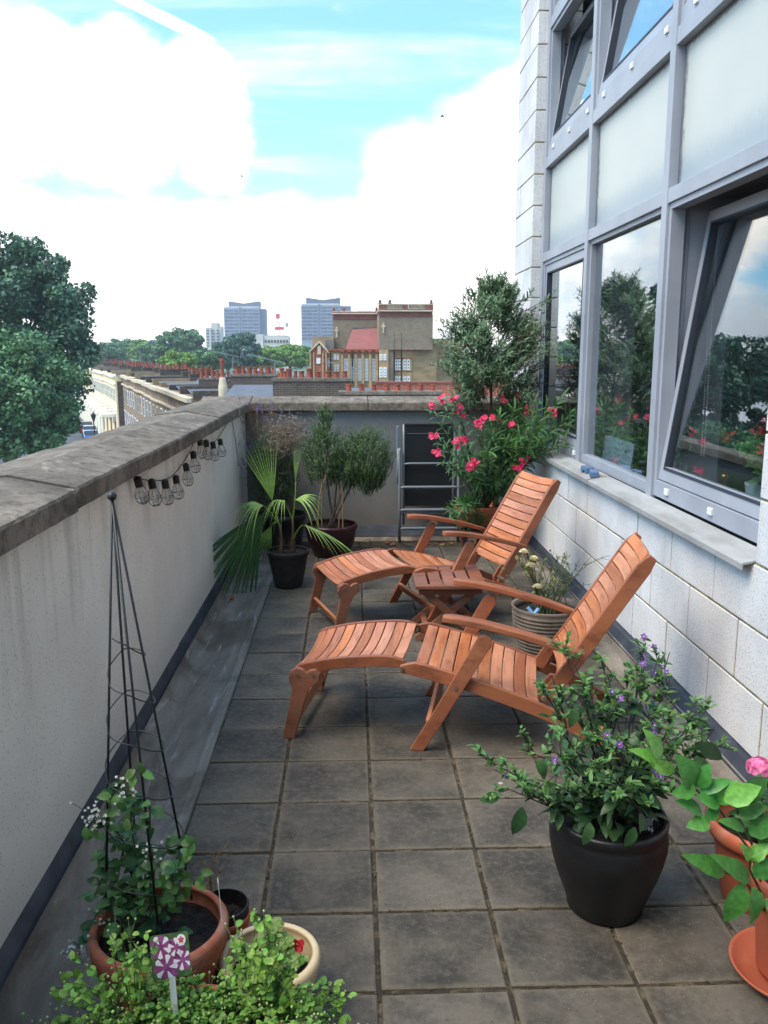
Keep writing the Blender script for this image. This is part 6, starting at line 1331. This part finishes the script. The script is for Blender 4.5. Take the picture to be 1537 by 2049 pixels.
for dx in (-1.6, 1.6): mb.tube([CP_(558 + dx, 690), CP_(558 + dx, 659)], .16, 5)
for q in range(8): mb.tube([CP_(556.4, 690 - q * 4), CP_(559.6, 686 - q * 4)], .1, 4)
mb.build('mast', MAT['cranewhite'], cr); mb = MB(); a, b = CP_(550, 654), CP_(568, 660); mb.box((a.x, 469, b.z), (b.x, 472, a.z)); mb.build('slewing_unit', MAT['cranered'], cr)
mb = MB(); mb.tube([CP_(557, 655), CP_(553, 629)], .22, 5); mb.tube([CP_(561, 655), CP_(556, 629)], .22, 5)
for q in range(5): mb.tube([CP_(557 - q * .8, 655 - q * 5), CP_(560 - q, 651 - q * 5)], .13, 4)
mb.build('jib', MAT['cranewhite'], cr); a, b = CP_(552, 628), CP_(560, 637); MB().box((a.x, 469.3, b.z), (b.x, 471, a.z)).build('jib_head', MAT['cranered'], cr); a, b = CP_(571, 646), CP_(577, 654); MB().box((a.x, 469.3, b.z), (b.x, 471.5, a.z)).build('counterweight', MAT['conc'], cr); MB().tube([CP_(556, 629), CP_(574, 648)], .08, 4).build('tie_bar', MAT['cranered'], cr)
# --- trees
def tree(nm, lab, px, py, Y, rx, rz, mat, clumps, per, leaf, flat=.9, seed=0, group=None, cr_=.34, extra=()):
    r = np.random.default_rng(seed); c = AT(px, py, Y); t = thing(nm, lab, 'tree', (c.x, c.y, GZ0), 0, group)
    cen = []
    for i in range(clumps):
        v = r.normal(size=3); v /= np.linalg.norm(v); q = r.uniform(.35, 1.0) ** .5 * r.uniform(.82, 1.06); cen.append((c.x + v[0] * rx * q, c.y + v[1] * rx * q * flat, c.z + v[2] * rz * q * (1 if v[2] > 0 else .8), r.uniform(.5, 1.35)))
    for (dx, dz, s) in extra: cen.append((c.x + dx, c.y - .3 * rx, c.z + dz, s))
    P, N, D = [], [], []
    for (x, y, z, s) in cen:
        v = r.normal(size=(per, 3)); v /= np.linalg.norm(v, axis=1, keepdims=True); q = r.uniform(.25, 1.0, (per, 1)) ** .45; R0 = np.array([rx, rx, rz * .8]) * cr_ * s; P.append(np.array([x, y, z]) + v * q * R0); n_ = v + r.normal(size=(per, 3)) * .5 + [0, 0, .6]; N.append(n_); D.append(r.normal(size=(per, 3)) + [0, 0, -.3])
    P, N, D = np.concatenate(P), np.concatenate(N), np.concatenate(D); L_ = leaf * r.uniform(.6, 1.3, len(P)); mb = MB(); mb.leaves(P - D / np.linalg.norm(D, axis=1, keepdims=True) * L_[:, None] * .5, D, N, L_, L_ * .36, 'diamond'); mb.build('crown', MAT[mat], t)
    mb = MB(); mb.tube([(c.x, c.y, GZ0), (c.x + .1, c.y, (GZ0 + c.z) / 2 - 1), (c.x, c.y, c.z - rz * .3), (c.x, c.y, c.z + rz * .3)], [rx * .085, rx * .065, rx * .05, rx * .015], 9)
    for i in range(9):
        x, y, z, s = cen[i * len(cen) // 9]; b = Vector((c.x, c.y, c.z - rz * r.uniform(.1, .6))); e = Vector((x, y, z)); mb.tube(bez(b, (b + e) / 2 + Vector((0, 0, -.06 * rx)), e, 5), [rx * .035, rx * .028, rx * .02, rx * .013, rx * .006], 6)
    mb.build('trunk', MAT['bark'], t); return t
tree('plane_tree', 'huge dark green plane tree rising over the long parapet wall', 0, 668, 56, 6.0, 5.9, 'treedark', 210, 230, .30, seed=21, cr_=.19, extra=((1.6, 5.2, .9), (4.2, 4.0, .9), (4.6, 2.2, 1), (5.4, .4, 1), (5.6, -1.4, 1), (5.1, -3.2, 1), (3.0, 5.0, .8), (.2, 5.6, .9)))
tree('plane_tree', 'lighter leafy tree standing low in front of the huge plane tree', 15, 812, 47, 3.9, 3.9, 'treemid', 130, 220, .25, seed=22, cr_=.21)
tree('plane_tree', 'broad tree at the frame edge beside the huge plane tree', -330, 700, 52, 6.5, 6.0, 'treedark', 150, 200, .32, seed=23, cr_=.2)
tree('street_tree', 'tall tree outside the frame, seen only in the window reflection', -620, 690, 44, 5.5, 6.0, 'treedark', 120, 180, .32, seed=24, cr_=.21)
GR = 'trees between the rooftops and the tower blocks'
tree('round_tree', 'round dark green tree standing above the red chimney pots', 361, 693, 190, 5.9, 4.0, 'treemid', 110, 130, .62, seed=31, group=GR, cr_=.2)
tree('round_tree', 'small yellow green tree below the round dark tree', 356, 727, 120, 2.6, 1.7, 'treelime', 60, 110, .36, seed=32, group=GR, cr_=.24)
tree('round_tree', 'mid green tree between the yellow green tree and the clay flue', 420, 722, 130, 2.6, 1.9, 'treemid', 60, 110, .4, seed=33, group=GR, cr_=.24)
tree('willow_tree', 'blue green drooping tree in front of the glazed tower block', 478, 706, 150, 4.2, 3.6, 'treeblue', 110, 140, .45, seed=34, group=GR, cr_=.2)
tree('round_tree', 'bright green tree left of the school gable', 580, 716, 160, 4.8, 2.5, 'treelime', 100, 130, .5, seed=35, group=GR, cr_=.2)
tree('round_tree', 'bright green bushy tree right beside the blue green drooping tree', 540, 718, 150, 3.0, 2.0, 'treelime', 60, 110, .45, seed=36, group=GR, cr_=.24)
for i, (x, y, Y, rx, rz, mt, lab) in enumerate(((225, 706, 230, 4.2, 2.8, 'treemid', 'leafy street tree at the far end of the cream houses'), (252, 698, 250, 4.8, 3.2, 'treemid', 'tallest leafy tree of the far street group'), (283, 702, 240, 4.2, 3.0, 'treelime', 'paler leafy tree of the far street group'), (308, 708, 215, 3.8, 2.6, 'treemid', 'leafy tree just left of the round dark tree'), (197, 712, 200, 4.0, 2.8, 'treemid', 'leafy tree half hidden behind the huge plane tree'))):
    tree('street_tree', lab, x, y, Y, rx, rz, mt, 60, 110, .6, seed=40 + i, group=GR, cr_=.24)
# far wood along the horizon
r = np.random.default_rng(9); n = 9000; xs_ = r.uniform(-260, 300, n); ys_ = r.uniform(330, 620, n); zs_ = GZ0 + r.uniform(0, 1, n) ** .6 * (7.5 + 1.6 * np.sin(xs_ * .11 + ys_ * .07))
mb = MB(); mb.leaves(np.stack([xs_, ys_, zs_], 1), r.normal(size=(n, 3)), r.normal(size=(n, 3)) + [0, -.4, .7], r.uniform(1.6, 3.4, n), r.uniform(.7, 1.4, n), 'diamond'); tag(mb.build('distant_trees', MAT['treemid']), 'far belt of green treetops along the horizon', 'trees', None, 'stuff')
# --- street furniture, cars, birds
lm = thing('street_lamp', 'black lantern street lamp in front of the cream houses', 'street lamp', (-24.6, 83, GZ0)); MB().tube([(-24.6, 83, GZ0), (-24.6, 83, GZ0 + 1), (-24.6, 83, -4.9)], [.12, .07, .05], 8).build('post', MAT['blackplastic'], lm); MB().lathe([(.05, -4.95), (.2, -4.5), (.26, -4.25), (.05, -4.05), (.04, -3.95), (.001, -3.9)], (-24.6, 83, 0), 8).build('lantern', MAT['blackplastic'], lm)
def car(lab, px, py, Y, col, rz):
    p = AT(px, py, Y); t = thing('parked_car', lab, 'car', (0, 0, 0), rz, 'cars parked in the street'); pm = M('car_paint_' + col[0], rgb(*col[1]), None, rough=.3, coat=.5)
    B_ = lambda mb, nm, mat, par=None: mb.build(nm, mat, par or t, bevel=.03 if nm == 'body' else 0)
    mb = MB(); mb.prism([(-2.1, -.85, .3), (2.1, -.85, .3), (2.15, -.85, .7), (1.2, -.85, .9), (-1.9, -.85, .95), (-2.1, -.85, .75)], (0, 1.7, 0)); B_(mb, 'body', pm)
    mb = MB(); mb.prism([(-1.7, -.75, .951), (1.1, -.75, .901), (.4, -.7, 1.42), (-1.3, -.7, 1.45)], (0, 1.5, 0)); cb = B_(mb, 'cabin', MAT['wing']); MB().box((-1.25, -.7, 1.43), (.35, .7, 1.47)).build('roof', pm, t)
    for x in (-1.3, 1.35):
        for y in (-.86, .86): w_ = MB().tube([(x, y - .1, .31), (x, y + .1, .31)], .31, 14).build('wheel', MAT['blackplastic'], t)
    for y in (-.6, .6): MB().box((2.1, y - .16, .6), (2.17, y + .16, .72)).build('headlight', MAT['stuccow'], t)
    t.location = (p.x, p.y, GZ0 + .02)
ang = math.atan2(td.y, td.x)
for lab, px, py, col, off in (('blue car parked in front of the cream houses', 0, 0, ('blue', (52, 96, 150)), (-6.2, 58)), ('white car parked nearest in the sunlit street', 0, 0, ('white', (224, 224, 222)), (-6.4, 46)), ('silver car parked beyond the blue car', 0, 0, ('silver', (170, 176, 182)), (-6.1, 65)), ('red car parked beyond the silver car', 0, 0, ('red', (150, 50, 46)), (-6.3, 72))):
    before = set(o.name for o in bpy.data.objects); car(lab, 300, 800, 100, col, ang); q = TA + td * off[1] + tn * (off[0] + 2.4)
    for o in bpy.data.objects:
        if o.name not in before and o.parent is None and o.name.startswith('parked_car'): o.location = (q.x, q.y, GZ0 + .02)
for (x, y, Y, lab) in ((885, 233, 60, 'small dark bird in the blue gap of the sky'), (484, 353, 80, 'tiny dark bird low in the white cloud bank')):
    p = AT(x, y, Y); bt = MB(); bt.tube([p + Vector((-.12, 0, 0)), p + Vector((-.03, 0, .02)), p + Vector((.06, 0, 0)), p + Vector((.14, .02, -.01))], [.012, .04, .035, .01], 8)
    for s in (-1, 1): bt.add([tuple(p + Vector(v)) for v in ((-.03, 0, .02), (.06, 0, .02), (.02, s * .14, .08), (-.06, s * .3, .04), (-.08, s * .14, .07))], [(0, 1, 2, 3, 4)])
    tag(bt.build('bird', MAT['blackplastic']), lab, 'bird')

# ---------------------------------------------------------------- the air
hm, hk, ho = new_mat('haze_air')
hv = hk.node('ShaderNodeVolumePrincipled', {'Color': (.86, .92, 1.0), 'Density': .0005, 'Anisotropy': .2}); hk.l.new(hv.outputs[0], ho.inputs[1])
tag(MB().box((-420, -60, GZ0 - 1), (420, 720, 60)).build('haze', hm), 'pale summer haze over the rooftops', 'haze', None, 'stuff')
